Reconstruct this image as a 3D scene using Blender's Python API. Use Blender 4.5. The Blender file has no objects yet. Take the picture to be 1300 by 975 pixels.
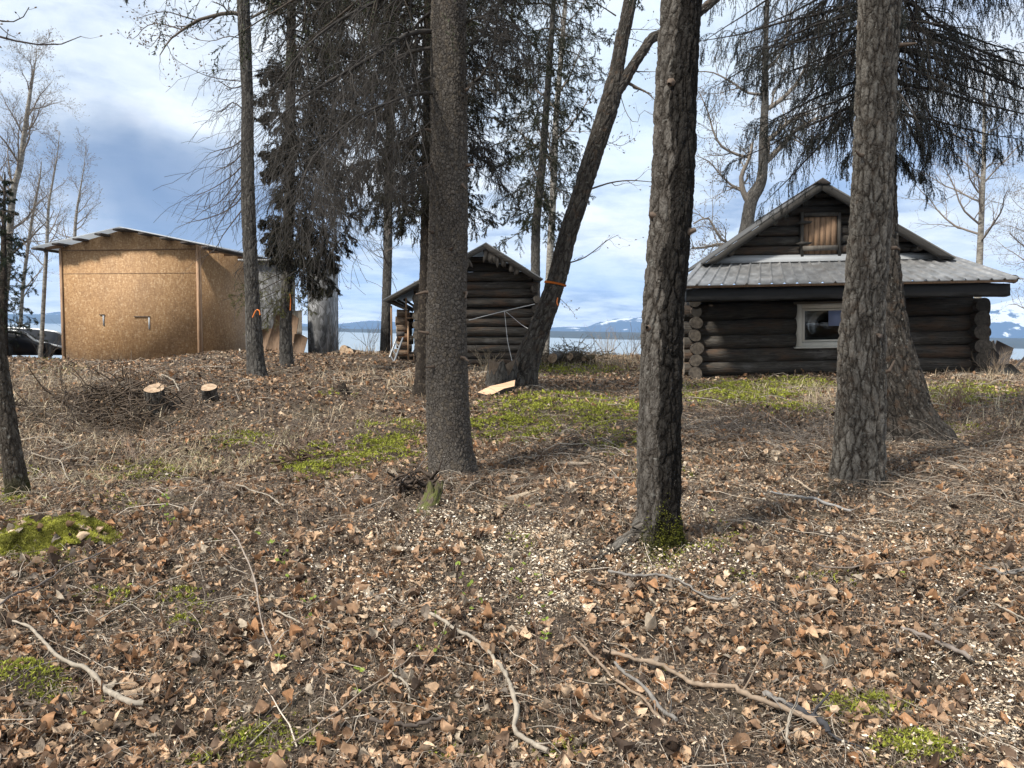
import bpy, math, random
import numpy as np
from mathutils import Vector, Matrix
rng = np.random.default_rng(7)
random.seed(7)
SC = bpy.context.scene
COL = SC.collection
# ------------------------------------------------------------------ camera
F = 976.0; CX, CY = 650.0, 487.5
CAM = np.array([0.0, 0.0, 1.6])
PITCH = math.atan(66.0/976.0); ROLL = 0.022
_f = np.array([0, math.cos(PITCH), -math.sin(PITCH)])
_r0 = np.array([1.0, 0, 0]); _u0 = np.cross(_r0, _f)
RT = math.cos(ROLL)*_r0 + math.sin(ROLL)*_u0
UP = -math.sin(ROLL)*_r0 + math.cos(ROLL)*_u0
cd = bpy.data.cameras.new('camera'); cam = bpy.data.objects.new('camera', cd); COL.objects.link(cam)
cd.sensor_fit = 'HORIZONTAL'; cd.sensor_width = 36; cd.lens = F/1300*36; cd.clip_end = 60000; cd.clip_start = 0.05
cam.matrix_world = Matrix(((RT[0], UP[0], -_f[0], CAM[0]), (RT[1], UP[1], -_f[1], CAM[1]), (RT[2], UP[2], -_f[2], CAM[2]), (0, 0, 0, 1)))
SC.camera = cam

def ray(px, row):
    d = _f + RT*((px-CX)/F) - UP*((row-CY)/F)
    return d
def P(px, row, d):
    v = ray(px, row); return CAM + v*(d/v[1])
def proj(X):
    V = X-CAM; z = V@_f
    z = np.where(z < 0.05, 0.05, z)
    return CX+F*(V@RT)/z, CY-F*(V@UP)/z

# ------------------------------------------------------------------ noise
def _hash(i, j, s):
    h = (i.astype(np.int64)*374761393 + j.astype(np.int64)*668265263 + s*1274126177) & 0xffffffff
    h = ((h ^ (h >> 13))*1103515245) & 0xffffffff
    h = (h ^ (h >> 16)) & 0xffff
    return h/65535.0
def vnoise(x, y, s=0):
    x = np.asarray(x, float); y = np.asarray(y, float)
    i = np.floor(x); j = np.floor(y); u = x-i; v = y-j
    u = u*u*(3-2*u); v = v*v*(3-2*v); i = i.astype(np.int64); j = j.astype(np.int64)
    a = _hash(i, j, s); b = _hash(i+1, j, s); c = _hash(i, j+1, s); d = _hash(i+1, j+1, s)
    return (a*(1-u)+b*u)*(1-v)+(c*(1-u)+d*u)*v - 0.5
def fbm(x, y, s=0, o=4):
    r = 0; a = 1.0; f = 1.0
    for k in range(o):
        r = r + a*vnoise(x*f, y*f, s+k*17); a *= .5; f *= 2.03
    return r

# ------------------------------------------------------------------ mesh making
def mk(name, V, Q=None, T=None, mat=None, parent=None, attrs=None, smooth=False, midx=None, loc=None):
    V = np.asarray(V, float).reshape(-1, 3)
    if loc is not None: V = V-np.asarray(loc)
    Q = np.zeros((0, 4), int) if Q is None else np.asarray(Q, int).reshape(-1, 4)
    T = np.zeros((0, 3), int) if T is None else np.asarray(T, int).reshape(-1, 3)
    me = bpy.data.meshes.new(name)
    nq, nt = len(Q), len(T)
    me.vertices.add(len(V)); me.vertices.foreach_set('co', V.ravel().astype(np.float32))
    me.loops.add(nq*4+nt*3); me.loops.foreach_set('vertex_index', np.concatenate([Q.ravel(), T.ravel()]).astype(np.int32))
    me.polygons.add(nq+nt)
    ls = np.concatenate([np.arange(nq)*4, nq*4+np.arange(nt)*3]).astype(np.int32)
    me.polygons.foreach_set('loop_start', ls)
    try: me.polygons.foreach_set('loop_total', np.concatenate([np.full(nq, 4), np.full(nt, 3)]).astype(np.int32))
    except Exception: pass
    if smooth: me.polygons.foreach_set('use_smooth', np.ones(nq+nt, bool))
    if midx is not None: me.polygons.foreach_set('material_index', np.asarray(midx, np.int32))
    for k, a in (attrs or {}).items():
        a = np.asarray(a, np.float32)
        if a.shape[-1] == 3:
            if k == 'col':
                at = me.attributes.new(k, 'FLOAT_COLOR', 'POINT'); a = np.concatenate([a, np.ones((len(a), 1), np.float32)], 1)
                at.data.foreach_set('color', a.ravel())
            else:
                at = me.attributes.new(k, 'FLOAT_VECTOR', 'POINT'); at.data.foreach_set('vector', a.ravel())
    me.update(calc_edges=True); me.validate()
    for m in (mat if isinstance(mat, (list, tuple)) else [mat]):
        if m: me.materials.append(m)
    o = bpy.data.objects.new(name, me); COL.objects.link(o)
    if loc is not None: o.location = loc
    if parent is not None: o.parent = parent
    return o
def tag(o, label, cat, group=None, kind=None):
    if kind: o['kind'] = kind
    o['label'] = label; o['category'] = cat
    if group: o['group'] = group
    return o
def empty(name, label, cat, loc=(0, 0, 0), group=None, rot=None):
    o = bpy.data.objects.new(name, None); COL.objects.link(o); o.location = loc
    o.empty_display_size = .1
    if rot is not None: o.rotation_euler = rot
    return tag(o, label, cat, group)
def inv(parent): return np.array(parent.location)

class MB:
    """collects geometry: quads and triangles, with optional bark coords and colours"""
    def __init__(s): s.V = []; s.Q = []; s.T = []; s.n = 0; s.bc = []; s.col = []; s.mq = []; s.mt = []
    def add(s, V, Q=None, T=None, bc=None, col=None, m=0):
        V = np.asarray(V, float).reshape(-1, 3); k = len(V); s.V.append(V)
        if Q is not None and len(Q): Q = np.asarray(Q, int).reshape(-1, 4); s.Q.append(Q+s.n); s.mq.append(np.full(len(Q), m))
        if T is not None and len(T): T = np.asarray(T, int).reshape(-1, 3); s.T.append(T+s.n); s.mt.append(np.full(len(T), m))
        s.bc.append(V if bc is None else np.asarray(bc, float).reshape(-1, 3))
        s.col.append(np.ones((k, 3))*.5 if col is None else np.broadcast_to(np.asarray(col, float), (k, 3)))
        s.n += k; return s
    def box(s, lo, hi, M=None, col=None, m=0):
        lo = np.array(lo, float); hi = np.array(hi, float)
        V = np.array([[(lo, hi)[a][0], (lo, hi)[b][1], (lo, hi)[c][2]] for a in (0, 1) for b in (0, 1) for c in (0, 1)])
        bc = V.copy()
        if M is not None: V = M(V)
        return s.add(V, [[0, 1, 3, 2], [4, 6, 7, 5], [0, 4, 5, 1], [2, 3, 7, 6], [0, 2, 6, 4], [1, 5, 7, 3]], bc=bc, col=col, m=m)
    def prism(s, poly, w0, w1, M=None, col=None, m=0):
        """poly: list of (u, v); extruded along w (order u, w, v)"""
        n = len(poly); a = np.array([[p[0], w0, p[1]] for p in poly]+[[p[0], w1, p[1]] for p in poly])
        Q = [[i, (i+1) % n, n+(i+1) % n, n+i] for i in range(n)]
        T = [[0, i+1, i] for i in range(1, n-1)]+[[n, n+i, n+i+1] for i in range(1, n-1)]
        bc = a.copy()
        if M is not None: a = M(a)
        return s.add(a, Q, T, bc=bc, col=col, m=m)
    def build(s, name, mat, parent=None, smooth=False, loc=None):
        V = np.concatenate(s.V); Q = np.concatenate(s.Q) if s.Q else None; T = np.concatenate(s.T) if s.T else None
        mi = np.concatenate(s.mq+s.mt) if (s.mq or s.mt) else None
        return mk(name, V, Q, T, mat, parent, {'bc': np.concatenate(s.bc), 'col': np.concatenate(s.col)}, smooth, mi, loc)

def frames(Pp):
    """tangent, n1, n2 for polylines Pp (M,N,3)"""
    t = np.empty_like(Pp); t[:, 1:-1] = Pp[:, 2:]-Pp[:, :-2]; t[:, 0] = Pp[:, 1]-Pp[:, 0]; t[:, -1] = Pp[:, -1]-Pp[:, -2]
    t /= np.linalg.norm(t, axis=-1, keepdims=True)+1e-9
    mean = Pp[:, -1]-Pp[:, 0]; mean /= np.linalg.norm(mean, axis=-1, keepdims=True)+1e-9
    ref = np.where(np.abs(mean[:, 2:3]) > .8, np.array([[1.0, 0, 0]]), np.array([[0, 0, 1.0]]))[:, None, :]
    n1 = np.cross(np.broadcast_to(ref, t.shape), t); n1 /= np.linalg.norm(n1, axis=-1, keepdims=True)+1e-9
    n2 = np.cross(t, n1); return t, n1, n2
def tubes(Pp, R, k=4, col=None, seed=0):
    """many tubes: Pp (M,N,3), R (M,N) -> V, Q, bc, col"""
    Pp = np.asarray(Pp, float); R = np.asarray(R, float)
    if Pp.ndim == 2: Pp = Pp[None]; R = R[None]
    M, N = R.shape; t, n1, n2 = frames(Pp)
    a = np.arange(k)*2*np.pi/k; ca, sa = np.cos(a), np.sin(a)
    V = Pp[:, :, None]+R[:, :, None, None]*(n1[:, :, None]*ca[None, None, :, None]+n2[:, :, None]*sa[None, None, :, None])
    L = np.concatenate([np.zeros((M, 1)), np.cumsum(np.linalg.norm(np.diff(Pp, axis=1), axis=-1), 1)], 1)
    off = np.random.default_rng(seed).random((M, 1))*50
    bc = np.stack([R[:, :, None]*ca, R[:, :, None]*sa, np.broadcast_to((L+off)[:, :, None], (M, N, k))], -1)
    i = np.arange(M)[:, None, None]*N*k; j = np.arange(N-1)[None, :, None]*k; q = np.arange(k)[None, None, :]; q2 = (q+1) % k
    Q = np.stack([i+j+q, i+j+q2, i+j+k+q2, i+j+k+q], -1).reshape(-1, 4)
    c = None if col is None else np.broadcast_to(np.asarray(col)[:, None, None] if np.ndim(col) > 1 else col, (M, N, k, 3)).reshape(-1, 3)
    return V.reshape(-1, 3), Q, bc.reshape(-1, 3), c
def resample(pts, n, smooth=True):
    pts = np.asarray(pts, float)
    if smooth and len(pts) > 2:      # Catmull-Rom
        p = np.vstack([2*pts[0]-pts[1], pts, 2*pts[-1]-pts[-2]]); out = []
        for i in range(1, len(p)-2):
            for u in np.linspace(0, 1, 12, endpoint=False):
                out.append(.5*((2*p[i])+(-p[i-1]+p[i+1])*u+(2*p[i-1]-5*p[i]+4*p[i+1]-p[i+2])*u*u+(-p[i-1]+3*p[i]-3*p[i+1]+p[i+2])*u**3))
        out.append(p[-2]); pts = np.array(out)
    s = np.concatenate([[0], np.cumsum(np.linalg.norm(np.diff(pts[:, :3], axis=0), axis=1))]); q = np.linspace(0, s[-1], n)
    return np.stack([np.interp(q, s, pts[:, c]) for c in range(pts.shape[1])], 1)

# ------------------------------------------------------------------ terrain
_ctrl = [(830, 697, 4.6), (575, 603, 6.2), (1087, 618, 6.2), (1160, 567, 8.2), (327, 482, 12), (363, 471, 13.5), (665, 490, 12), (535, 503, 10.5),
         (25, 632, 5.5), (195, 518, 9.2), (268, 504, 10.2), (60, 705, 4.4), (250, 600, 7.3), (150, 592, 7.5), (390, 602, 6.3), (110, 466, 20), (250, 468, 19.5), (30, 455, 19),
         (450, 451, 19), (490, 450, 20), (720, 459, 19), (800, 459, 19), (610, 469, 16.6), (880, 485, 15.7), (1060, 480, 15.2),
         (1245, 481, 14.6), (1290, 476, 16), (950, 520, 10), (1250, 560, 7.5), (150, 476, 13), (0, 560, 8), (310, 452, 17), (400, 452, 18), (1400, 480, 16), (-150, 462, 18),
         (-100, 600, 6.5), (1400, 600, 6.5)]
_cp = [P(*c) for c in _ctrl]+[np.array(v, float) for v in [(-3, 0, 0), (0, 0, 0), (3, 0, 0), (-1.5, 2.7, .02), (1.5, 2.7, .05), (0, 3.6, .18), (-14, 4, .3), (15, 4, .5), (-16, 14, .6), (18, 14, 1.0), (-5, -3, 0), (5, -3, 0)]]
_cp = np.array(_cp)
def _k(r): return np.where(r > 1e-9, r*r*np.log(np.maximum(r, 1e-9)), 0)
_n = len(_cp); _A = np.zeros((_n+3, _n+3)); _d = np.linalg.norm(_cp[:, None, :2]-_cp[None, :, :2], axis=-1)
_A[:_n, :_n] = _k(_d)+np.eye(_n)*1.0; _A[:_n, _n] = 1; _A[:_n, _n+1:] = _cp[:, :2]; _A[_n:, :_n] = _A[:_n, _n:].T
_w = np.linalg.solve(_A, np.concatenate([_cp[:, 2], np.zeros(3)]))
RELIEF = [(P(px, r, d)[0], d, s, a) for px, r, d, s, a in ((225, 500, 10.6, .5, .20), (150, 505, 9.8, .45, .14), (185, 540, 8.9, .5, -.20), (395, 590, 6.5, .16, .09), (300, 456, 17.2, .9, .08), (345, 470, 13.2, 1.1, .07), (20, 600, 6.6, .5, -.06), (1075, 800, 3.4, .15, -.04), (1195, 840, 3.2, .16, -.07),
    (540, 640, 5.5, .35, .03), (1000, 600, 6.6, .9, .04), (440, 500, 11, .7, .10), (560, 480, 13, .6, .06), (720, 560, 7.5, .5, .05), (60, 520, 10, .7, .10), (310, 590, 7, .6, -.07))]
def ground(x, y, detail=True):
    x = np.asarray(x, float); y = np.asarray(y, float); sh = x.shape; x = x.ravel(); y = y.ravel()
    xc = np.clip(x, -15, 17); yc = np.clip(y, -3, 20.5)
    z = np.empty(len(x))
    for a in range(0, len(x), 40000):
        s = slice(a, a+40000)
        r = np.sqrt((xc[s, None]-_cp[None, :, 0])**2+(yc[s, None]-_cp[None, :, 1])**2)
        z[s] = _k(r)@_w[:_n]+_w[_n]+_w[_n+1]*xc[s]+_w[_n+2]*yc[s]
    for mx_, my_, ms_, ma_ in RELIEF: z = z+ma_*np.exp(-((x-mx_)**2+(y-my_)**2)/(2*ms_*ms_))
    if detail:
        z = z+.075*fbm(x*.9, y*.9, 3, 3)+.07*fbm(x*3.3, y*3.3, 9, 3)*np.clip(1.2-y/30, .2, 1)
    dr = np.clip(y-21.0, 0, 1e9); z = z-np.minimum(dr*dr*.09, dr*1.0)
    z = np.maximum(z, -16+.3*fbm(x*.1, y*.1, 5, 2))
    return z.reshape(sh)
def hit(px, row, dmin=1.5, dmax=24):
    v = ray(px, row); v = v/v[1]
    ds = np.linspace(dmin, dmax, 700); X = CAM+v*ds[:, None]
    below = X[:, 2] < ground(X[:, 0], X[:, 1])
    if not below.any(): return X[-1]
    i = int(np.argmax(below)); return X[i]
def onground(x, y, dz=0): return np.array([x, y, float(ground(np.array([x]), np.array([y]))[0])+dz])
# ------------------------------------------------------------------ materials
class NT:
    def __init__(s, name, disp=False):
        s.m = bpy.data.materials.new(name); s.m.use_nodes = True; s.t = s.m.node_tree; s.t.nodes.clear()
        s.out = s.t.nodes.new('ShaderNodeOutputMaterial'); s.b = s.t.nodes.new('ShaderNodeBsdfPrincipled')
        s.t.links.new(s.b.outputs[0], s.out.inputs['Surface'])
        if disp: s.m.displacement_method = 'BOTH'
    def n(s, typ, **kw):
        nd = s.t.nodes.new('ShaderNode'+typ)
        for k, v in kw.items(): setattr(nd, k, v)
        return nd
    def L(s, a, b): s.t.links.new(a, b); return b
    def attr(s, name, out='Vector'): a = s.n('Attribute', attribute_name=name); return a.outputs[out]
    def obj(s): return s.n('TexCoord').outputs['Object']
    def mapv(s, v, scale=(1, 1, 1), loc=(0, 0, 0), rot=(0, 0, 0)):
        m = s.n('Mapping'); s.L(v, m.inputs['Vector']); m.inputs['Scale'].default_value = scale; m.inputs['Location'].default_value = loc; m.inputs['Rotation'].default_value = rot; return m.outputs[0]
    def noise(s, v, scale, detail=4, rough=.55, dist=0, col=False):
        nd = s.n('TexNoise'); s.L(v, nd.inputs['Vector']); nd.inputs['Scale'].default_value = scale; nd.inputs['Detail'].default_value = detail
        nd.inputs['Roughness'].default_value = rough; nd.inputs['Distortion'].default_value = dist; return nd.outputs['Color' if col else 'Fac']
    def vor(s, v, scale, feat='F1', out='Distance', rand=1.0):
        nd = s.n('TexVoronoi', feature=feat); s.L(v, nd.inputs['Vector']); nd.inputs['Scale'].default_value = scale; nd.inputs['Randomness'].default_value = rand; return nd.outputs[out]
    def math(s, op, a, b=None, clamp=False):
        nd = s.n('Math', operation=op, use_clamp=clamp)
        for i, x in enumerate((a, b)):
            if x is None: continue
            if isinstance(x, (int, float)): nd.inputs[i].default_value = x
            else: s.L(x, nd.inputs[i])
        return nd.outputs[0]
    def ramp(s, f, stops, interp='LINEAR'):
        nd = s.n('ValToRGB'); s.L(f, nd.inputs[0]); e = nd.color_ramp.elements; nd.color_ramp.interpolation = interp
        while len(e) < len(stops): e.new(.5)
        for i, (p, c) in enumerate(stops):
            e[i].position = p; e[i].color = (c, c, c, 1) if isinstance(c, (int, float)) else (*c, 1)
        return nd.outputs[0]
    def mix(s, f, a, b, typ='MIX'):
        nd = s.n('MixRGB', blend_type=typ)
        for i, x in enumerate((f, a, b)):
            if isinstance(x, (int, float)): nd.inputs[i].default_value = x if i == 0 else (x, x, x, 1)
            elif isinstance(x, tuple): nd.inputs[i].default_value = (*x, 1)
            else: s.L(x, nd.inputs[i])
        return nd.outputs[0]
    def warp(s, v, scale, amt):
        c = s.noise(v, scale, 3, col=True)
        a = s.n('VectorMath', operation='SUBTRACT'); s.L(c, a.inputs[0]); a.inputs[1].default_value = (.5, .5, .5)
        b = s.n('VectorMath', operation='SCALE'); s.L(a.outputs[0], b.inputs[0]); b.inputs['Scale'].default_value = amt
        d = s.n('VectorMath', operation='ADD'); s.L(v, d.inputs[0]); s.L(b.outputs[0], d.inputs[1]); return d.outputs[0]
    def col(s, c):
        if isinstance(c, tuple): s.b.inputs['Base Color'].default_value = (*c, 1)
        else: s.L(c, s.b.inputs['Base Color'])
    def rough(s, r):
        if isinstance(r, (int, float)): s.b.inputs['Roughness'].default_value = r
        else: s.L(r, s.b.inputs['Roughness'])
    def bump(s, h, dist=.01, strength=1.0):
        nd = s.n('Bump'); s.L(h, nd.inputs['Height']); nd.inputs['Distance'].default_value = dist; nd.inputs['Strength'].default_value = strength
        s.L(nd.outputs[0], s.b.inputs['Normal'])
    def disp(s, h, scale, mid=.5):
        nd = s.n('Displacement'); s.L(h, nd.inputs['Height']); nd.inputs['Scale'].default_value = scale; nd.inputs['Midlevel'].default_value = mid
        s.L(nd.outputs[0], s.out.inputs['Displacement'])
    def set(s, **kw):
        for k, v in kw.items(): s.b.inputs[k].default_value = v
        return s
M_ = {}
def simple(name, c, r=.8, var=.25, scale=8, metallic=0, bump=0):
    t = NT(name); v = t.obj(); f = t.noise(v, scale, 5)
    t.col(t.mix(f, tuple(x*(1-var) for x in c), tuple(min(1, x*(1+var)) for x in c))); t.rough(r); t.b.inputs['Metallic'].default_value = metallic
    if bump: t.bump(f, bump)
    M_[name] = t.m; return t.m

def bark_cotton(name, ridge=(.36, .335, .305), mid=(.17, .15, .13), furrow=(.035, .03, .026), disp=.022, sc=1.0, crust_shade=None, moss=None, rust=0):
    t = NT(name, True); v = t.attr('bc')
    w = t.warp(v, 16*sc, .03)
    w = t.warp(w, 45*sc, .010)
    a = t.vor(t.mapv(w, (1, 1, .30)), 21*sc, 'DISTANCE_TO_EDGE')
    a2 = t.vor(t.mapv(w, (1, 1, .42)), 44*sc, 'DISTANCE_TO_EDGE')
    fine = t.noise(t.mapv(v, (1, 1, .35)), 70*sc, 6, .65)
    big = t.noise(v, 4, 3)
    h = t.ramp(a, [(0, 0), (.07, .25), (.2, .85), (.45, 1)])
    h2 = t.ramp(a2, [(0, 0), (.12, .7), (.4, 1)])
    rn = t.noise(t.mapv(w, (1, 1, .16)), 26*sc, 5, .6, .6); rd = t.math('MULTIPLY', t.math('ABSOLUTE', t.math('SUBTRACT', rn, .5)), 5.0, True); rd = t.ramp(rd, [(0, 0), (.3, .65), (.8, 1)])
    patch = t.ramp(t.noise(t.mapv(v, (1, 1, .5)), 7*sc, 3), [(.38, .0), (.64, .65)])
    base = t.mix(patch, h, rd)
    hh = t.math('ADD', t.math('MULTIPLY', base, .55), t.math('ADD', t.math('MULTIPLY', h2, .18), t.math('MULTIPLY', fine, .42)))
    c = t.ramp(hh, [(.15, furrow), (.42, mid), (.85, ridge)])
    cell = t.vor(t.mapv(w, (1, 1, .30)), 21*sc, 'F1', 'Color')
    c = t.mix(.35, c, t.mix(1.0, c, t.ramp(cell, [(0, .45), (1, 1.5)]), 'MULTIPLY'))
    c = t.mix(t.ramp(big, [(.35, 0), (.7, .45)]), c, t.mix(1.0, c, (.62, .60, .58), 'MULTIPLY'))
    spots = t.noise(v, 24, 4, .6)
    c = t.mix(t.ramp(spots, [(.60, 0), (.66, .6)]), c, (.50, .49, .45))
    if crust_shade:   # black crust plus painted shade on one flank of the trunk
        ang = t.math('ADD', t.math('ADD', t.sep(v, 1), .045), t.math('MULTIPLY', t.math('SUBTRACT', t.noise(t.mapv(v, (1, 1, .4)), 9, 5, .65), .5), crust_shade[1]))
        m = t.ramp(t.math('MULTIPLY', ang, 1.0/crust_shade[0]), [(0, 0), (.12, .9)])
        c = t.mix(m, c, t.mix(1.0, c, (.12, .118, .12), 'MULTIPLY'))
    if moss:
        zz = t.sep(t.n('NewGeometry').outputs['Position'], 2)
        nm = t.noise(v, 6, 5, .6)
        mm = t.math('SUBTRACT', t.math('ADD', t.math('MULTIPLY', nm, moss[1]), moss[0]), zz)
        c = t.mix(t.ramp(mm, [(0, 0), (.08, .8)]), c, t.mix(fine, (.03, .035, .008), (.12, .13, .02)))
    if rust:
        c = t.mix(t.ramp(t.noise(v, 11, 4), [(.55, 0), (.66, rust)]), c, (.33, .2, .12))
    t.col(t.mix(1.0, c, (.37, .365, .36), 'MULTIPLY')); t.rough(.95); t.b.inputs['Specular IOR Level'].default_value = .12
    t.disp(hh, disp, .6); M_[name] = t.m; return t.m
def _sep(s, v, i):
    nd = s.n('SeparateXYZ'); s.L(v, nd.inputs[0]); return nd.outputs[i]
NT.sep = _sep
def bark_spruce(name, hi=(.42, .385, .345), lo=(.03, .025, .021), disp=.018, sc=1.0):
    t = NT(name, True); v = t.attr('bc')
    w = t.warp(v, 30*sc, .022)
    w = t.warp(w, 90*sc, .006)
    a = t.vor(t.mapv(w, (1, 1, .75)), 42*sc, 'DISTANCE_TO_EDGE')
    cell = t.vor(t.mapv(w, (1, 1, .75)), 42*sc, 'F1', 'Color')
    b = t.vor(t.mapv(w, (1, 1, .8), (3, 1, 2)), 85*sc, 'DISTANCE_TO_EDGE')
    fine = t.noise(v, 120*sc, 5, .65)
    big = t.noise(t.mapv(v, (1, 1, .5)), 5, 4)
    lift = t.math('MULTIPLY', t.sep(cell, 0), .5)
    h = t.math('ADD', t.math('MULTIPLY', t.ramp(a, [(0, .1), (.06, .5), (.3, .7)]), t.math('ADD', lift, .55)), t.math('ADD', t.math('MULTIPLY', t.ramp(b, [(0, 0), (.2, .22)]), 1), t.math('MULTIPLY', fine, .22)))
    c = t.ramp(h, [(.12, lo), (.5, tuple((x+y)/2.3 for x, y in zip(hi, lo))), (1, hi)])
    c = t.mix(t.ramp(big, [(.3, 0), (.75, .6)]), c, t.mix(1.0, c, (.6, .58, .6), 'MULTIPLY'))
    c = t.mix(t.ramp(t.sep(cell, 1), [(.78, 0), (.85, .5)]), c, (.33, .28, .22))
    t.col(t.mix(1.0, c, (.43, .42, .41), 'MULTIPLY')); t.rough(.95); t.b.inputs['Specular IOR Level'].default_value = .12
    t.disp(h, disp, .5); M_[name] = t.m; return t.m

def colmat(name, rough=.8, spec=.3, transl=0, varscale=40, var=.35, gain=1.0):
    """colour from the per-piece attribute, with small mottling"""
    t = NT(name); c = t.attr('col', 'Color'); f = t.noise(t.obj(), varscale, 4, .6)
    m = t.ramp(f, [(.25, 1-var), (.75, 1+var)])
    c = t.mix(1.0, c, m, 'MULTIPLY')
    if gain != 1: c = t.mix(1.0, c, (gain, gain, gain), 'MULTIPLY')
    t.col(c); t.rough(rough); t.b.inputs['Specular IOR Level'].default_value = spec
    if transl:
        tr = t.n('BsdfTranslucent'); t.L(c, tr.inputs[0]); mx = t.n('MixShader'); mx.inputs[0].default_value = transl
        t.L(t.b.outputs[0], mx.inputs[1]); t.L(tr.outputs[0], mx.inputs[2]); t.L(mx.outputs[0], t.out.inputs['Surface'])
    M_[name] = t.m; return t.m

# weathered round log: side (bc = r cos, r sin, length) and its sawn end
def logmats():
    t = NT('weathered_log', False); v = t.attr('bc')
    st = t.noise(t.mapv(v, (1, 1, .07)), 45, 6, .65); pa = t.noise(t.mapv(v, (1, 1, .3)), 5, 5, .6); cr = t.noise(t.mapv(t.warp(v, 3, .05), (1, 1, .03)), 22, 2, .5)
    c = t.ramp(st, [(.25, (.028, .024, .02)), (.5, (.085, .074, .062)), (.75, (.19, .17, .145))])
    c = t.mix(t.ramp(pa, [(.5, 0), (.64, .75)]), c, t.mix(st, (.13, .075, .045), (.21, .13, .08)))
    c = t.mix(t.ramp(pa, [(.28, .8), (.42, 0)]), c, t.mix(st, (.16, .15, .14), (.34, .325, .30)))
    c = t.mix(t.ramp(cr, [(.5, 0), (.515, .85), (.54, 0)]), c, (.01, .009, .008))
    c = t.mix(1.0, c, t.attr('col', 'Color'), 'MULTIPLY'); c = t.mix(1.0, c, (1.25, 1.23, 1.21), 'MULTIPLY')
    t.col(c); t.rough(.88); t.bump(t.math('ADD', st, t.math('MULTIPLY', pa, .8)), .035, 1.0); M_['log'] = t.m
    t = NT('log_end', False); v = t.attr('bc'); xy = t.mapv(v, (1, 1, 0))
    ln = t.n('VectorMath', operation='LENGTH'); t.L(t.warp(xy, 8, .02), ln.inputs[0])
    ring = t.math('SINE', t.math('MULTIPLY', ln.outputs['Value'], 520)); f = t.noise(v, 14, 5)
    c = t.ramp(t.math('ADD', t.math('MULTIPLY', ring, .1), f), [(.25, (.07, .055, .042)), (.55, (.20, .165, .13)), (.8, (.33, .28, .22))])
    ck = t.vor(t.mapv(v, (1, 1, 0)), 9, 'DISTANCE_TO_EDGE'); c = t.mix(t.ramp(ck, [(.0, .9), (.03, 0)]), c, (.012, .01, .008))
    c = t.mix(1.0, c, t.attr('col', 'Color'), 'MULTIPLY'); c = t.mix(1.0, c, (2.0, 2.0, 2.0), 'MULTIPLY')
    t.col(c); t.rough(.9); M_['log_end'] = t.m
logmats()

def osb():
    t = NT('osb', False); v = t.attr('bc')
    w = t.warp(v, 9, .03); a = t.vor(t.mapv(w, (1, 1, .42)), 34, 'F1', 'Color'); b = t.vor(t.mapv(w, (.45, 1, 1), (4, 2, 1)), 40, 'F1', 'Color')
    k = t.math('ADD', t.math('MULTIPLY', t.sep(a, 0), .55), t.math('MULTIPLY', t.sep(b, 1), .45))
    g = t.noise(t.mapv(v, (1, 1, .5)), 1.3, 5, .6)
    c = t.ramp(k, [(.15, (.27, .15, .066)), (.5, (.345, .20, .09)), (.72, (.39, .235, .112)), (.93, (.50, .34, .19))])
    c = t.mix(t.ramp(g, [(.42, 0), (.7, .6)]), c, t.mix(1.0, c, (.66, .68, .78), 'MULTIPLY'))
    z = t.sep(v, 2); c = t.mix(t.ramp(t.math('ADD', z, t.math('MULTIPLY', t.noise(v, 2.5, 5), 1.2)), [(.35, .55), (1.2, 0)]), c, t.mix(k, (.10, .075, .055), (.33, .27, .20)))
    wh = t.noise(v, 3.1, 5, .7); c = t.mix(t.ramp(wh, [(.66, 0), (.72, .35)]), c, (.5, .42, .33))
    t.col(c); t.rough(.75); t.bump(k, .004); M_['osb'] = t.m
    t = NT('grey_ply', False); v = t.attr('bc'); w = t.warp(v, 4, .1)
    a = t.vor(t.mapv(w, (1, 1, .4)), 20, 'F1', 'Color'); g = t.noise(v, 2.2, 5, .6)
    c = t.ramp(t.math('ADD', t.math('MULTIPLY', t.sep(a, 0), .5), t.math('MULTIPLY', g, .6)), [(.2, (.06, .058, .055)), (.55, (.15, .15, .15)), (.85, (.36, .36, .37))])
    t.col(t.mix(1.0, c, t.mix(1.0, t.attr('col', 'Color'), (2, 2, 2), 'MULTIPLY'), 'MULTIPLY')); t.rough(.85); M_['grey_ply'] = t.m
osb()
def plank(name, dark, light, axis=(1, 1, .06), sc=30):
    t = NT(name, False); v = t.attr('bc'); st = t.noise(t.mapv(v, axis), sc, 6, .65); pa = t.noise(v, 3, 4)
    c = t.ramp(st, [(.25, dark), (.75, light)]); c = t.mix(t.ramp(pa, [(.45, 0), (.75, .5)]), c, t.mix(1.0, c, (.55, .52, .5), 'MULTIPLY'))
    c = t.mix(1.0, c, t.attr('col', 'Color'), 'MULTIPLY'); c = t.mix(1.0, c, (2, 2, 2), 'MULTIPLY')
    t.col(c); t.rough(.85); t.bump(st, .006); M_[name] = t.m
plank('plank_grey', (.05, .044, .038), (.22, .195, .165))
plank('plank_grey_x', (.05, .044, .038), (.22, .195, .165), (.06, 1, 1))
plank('plank_brown', (.13, .075, .042), (.34, .22, .135))
plank('plank_fresh', (.36, .23, .13), (.62, .44, .29))
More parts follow.
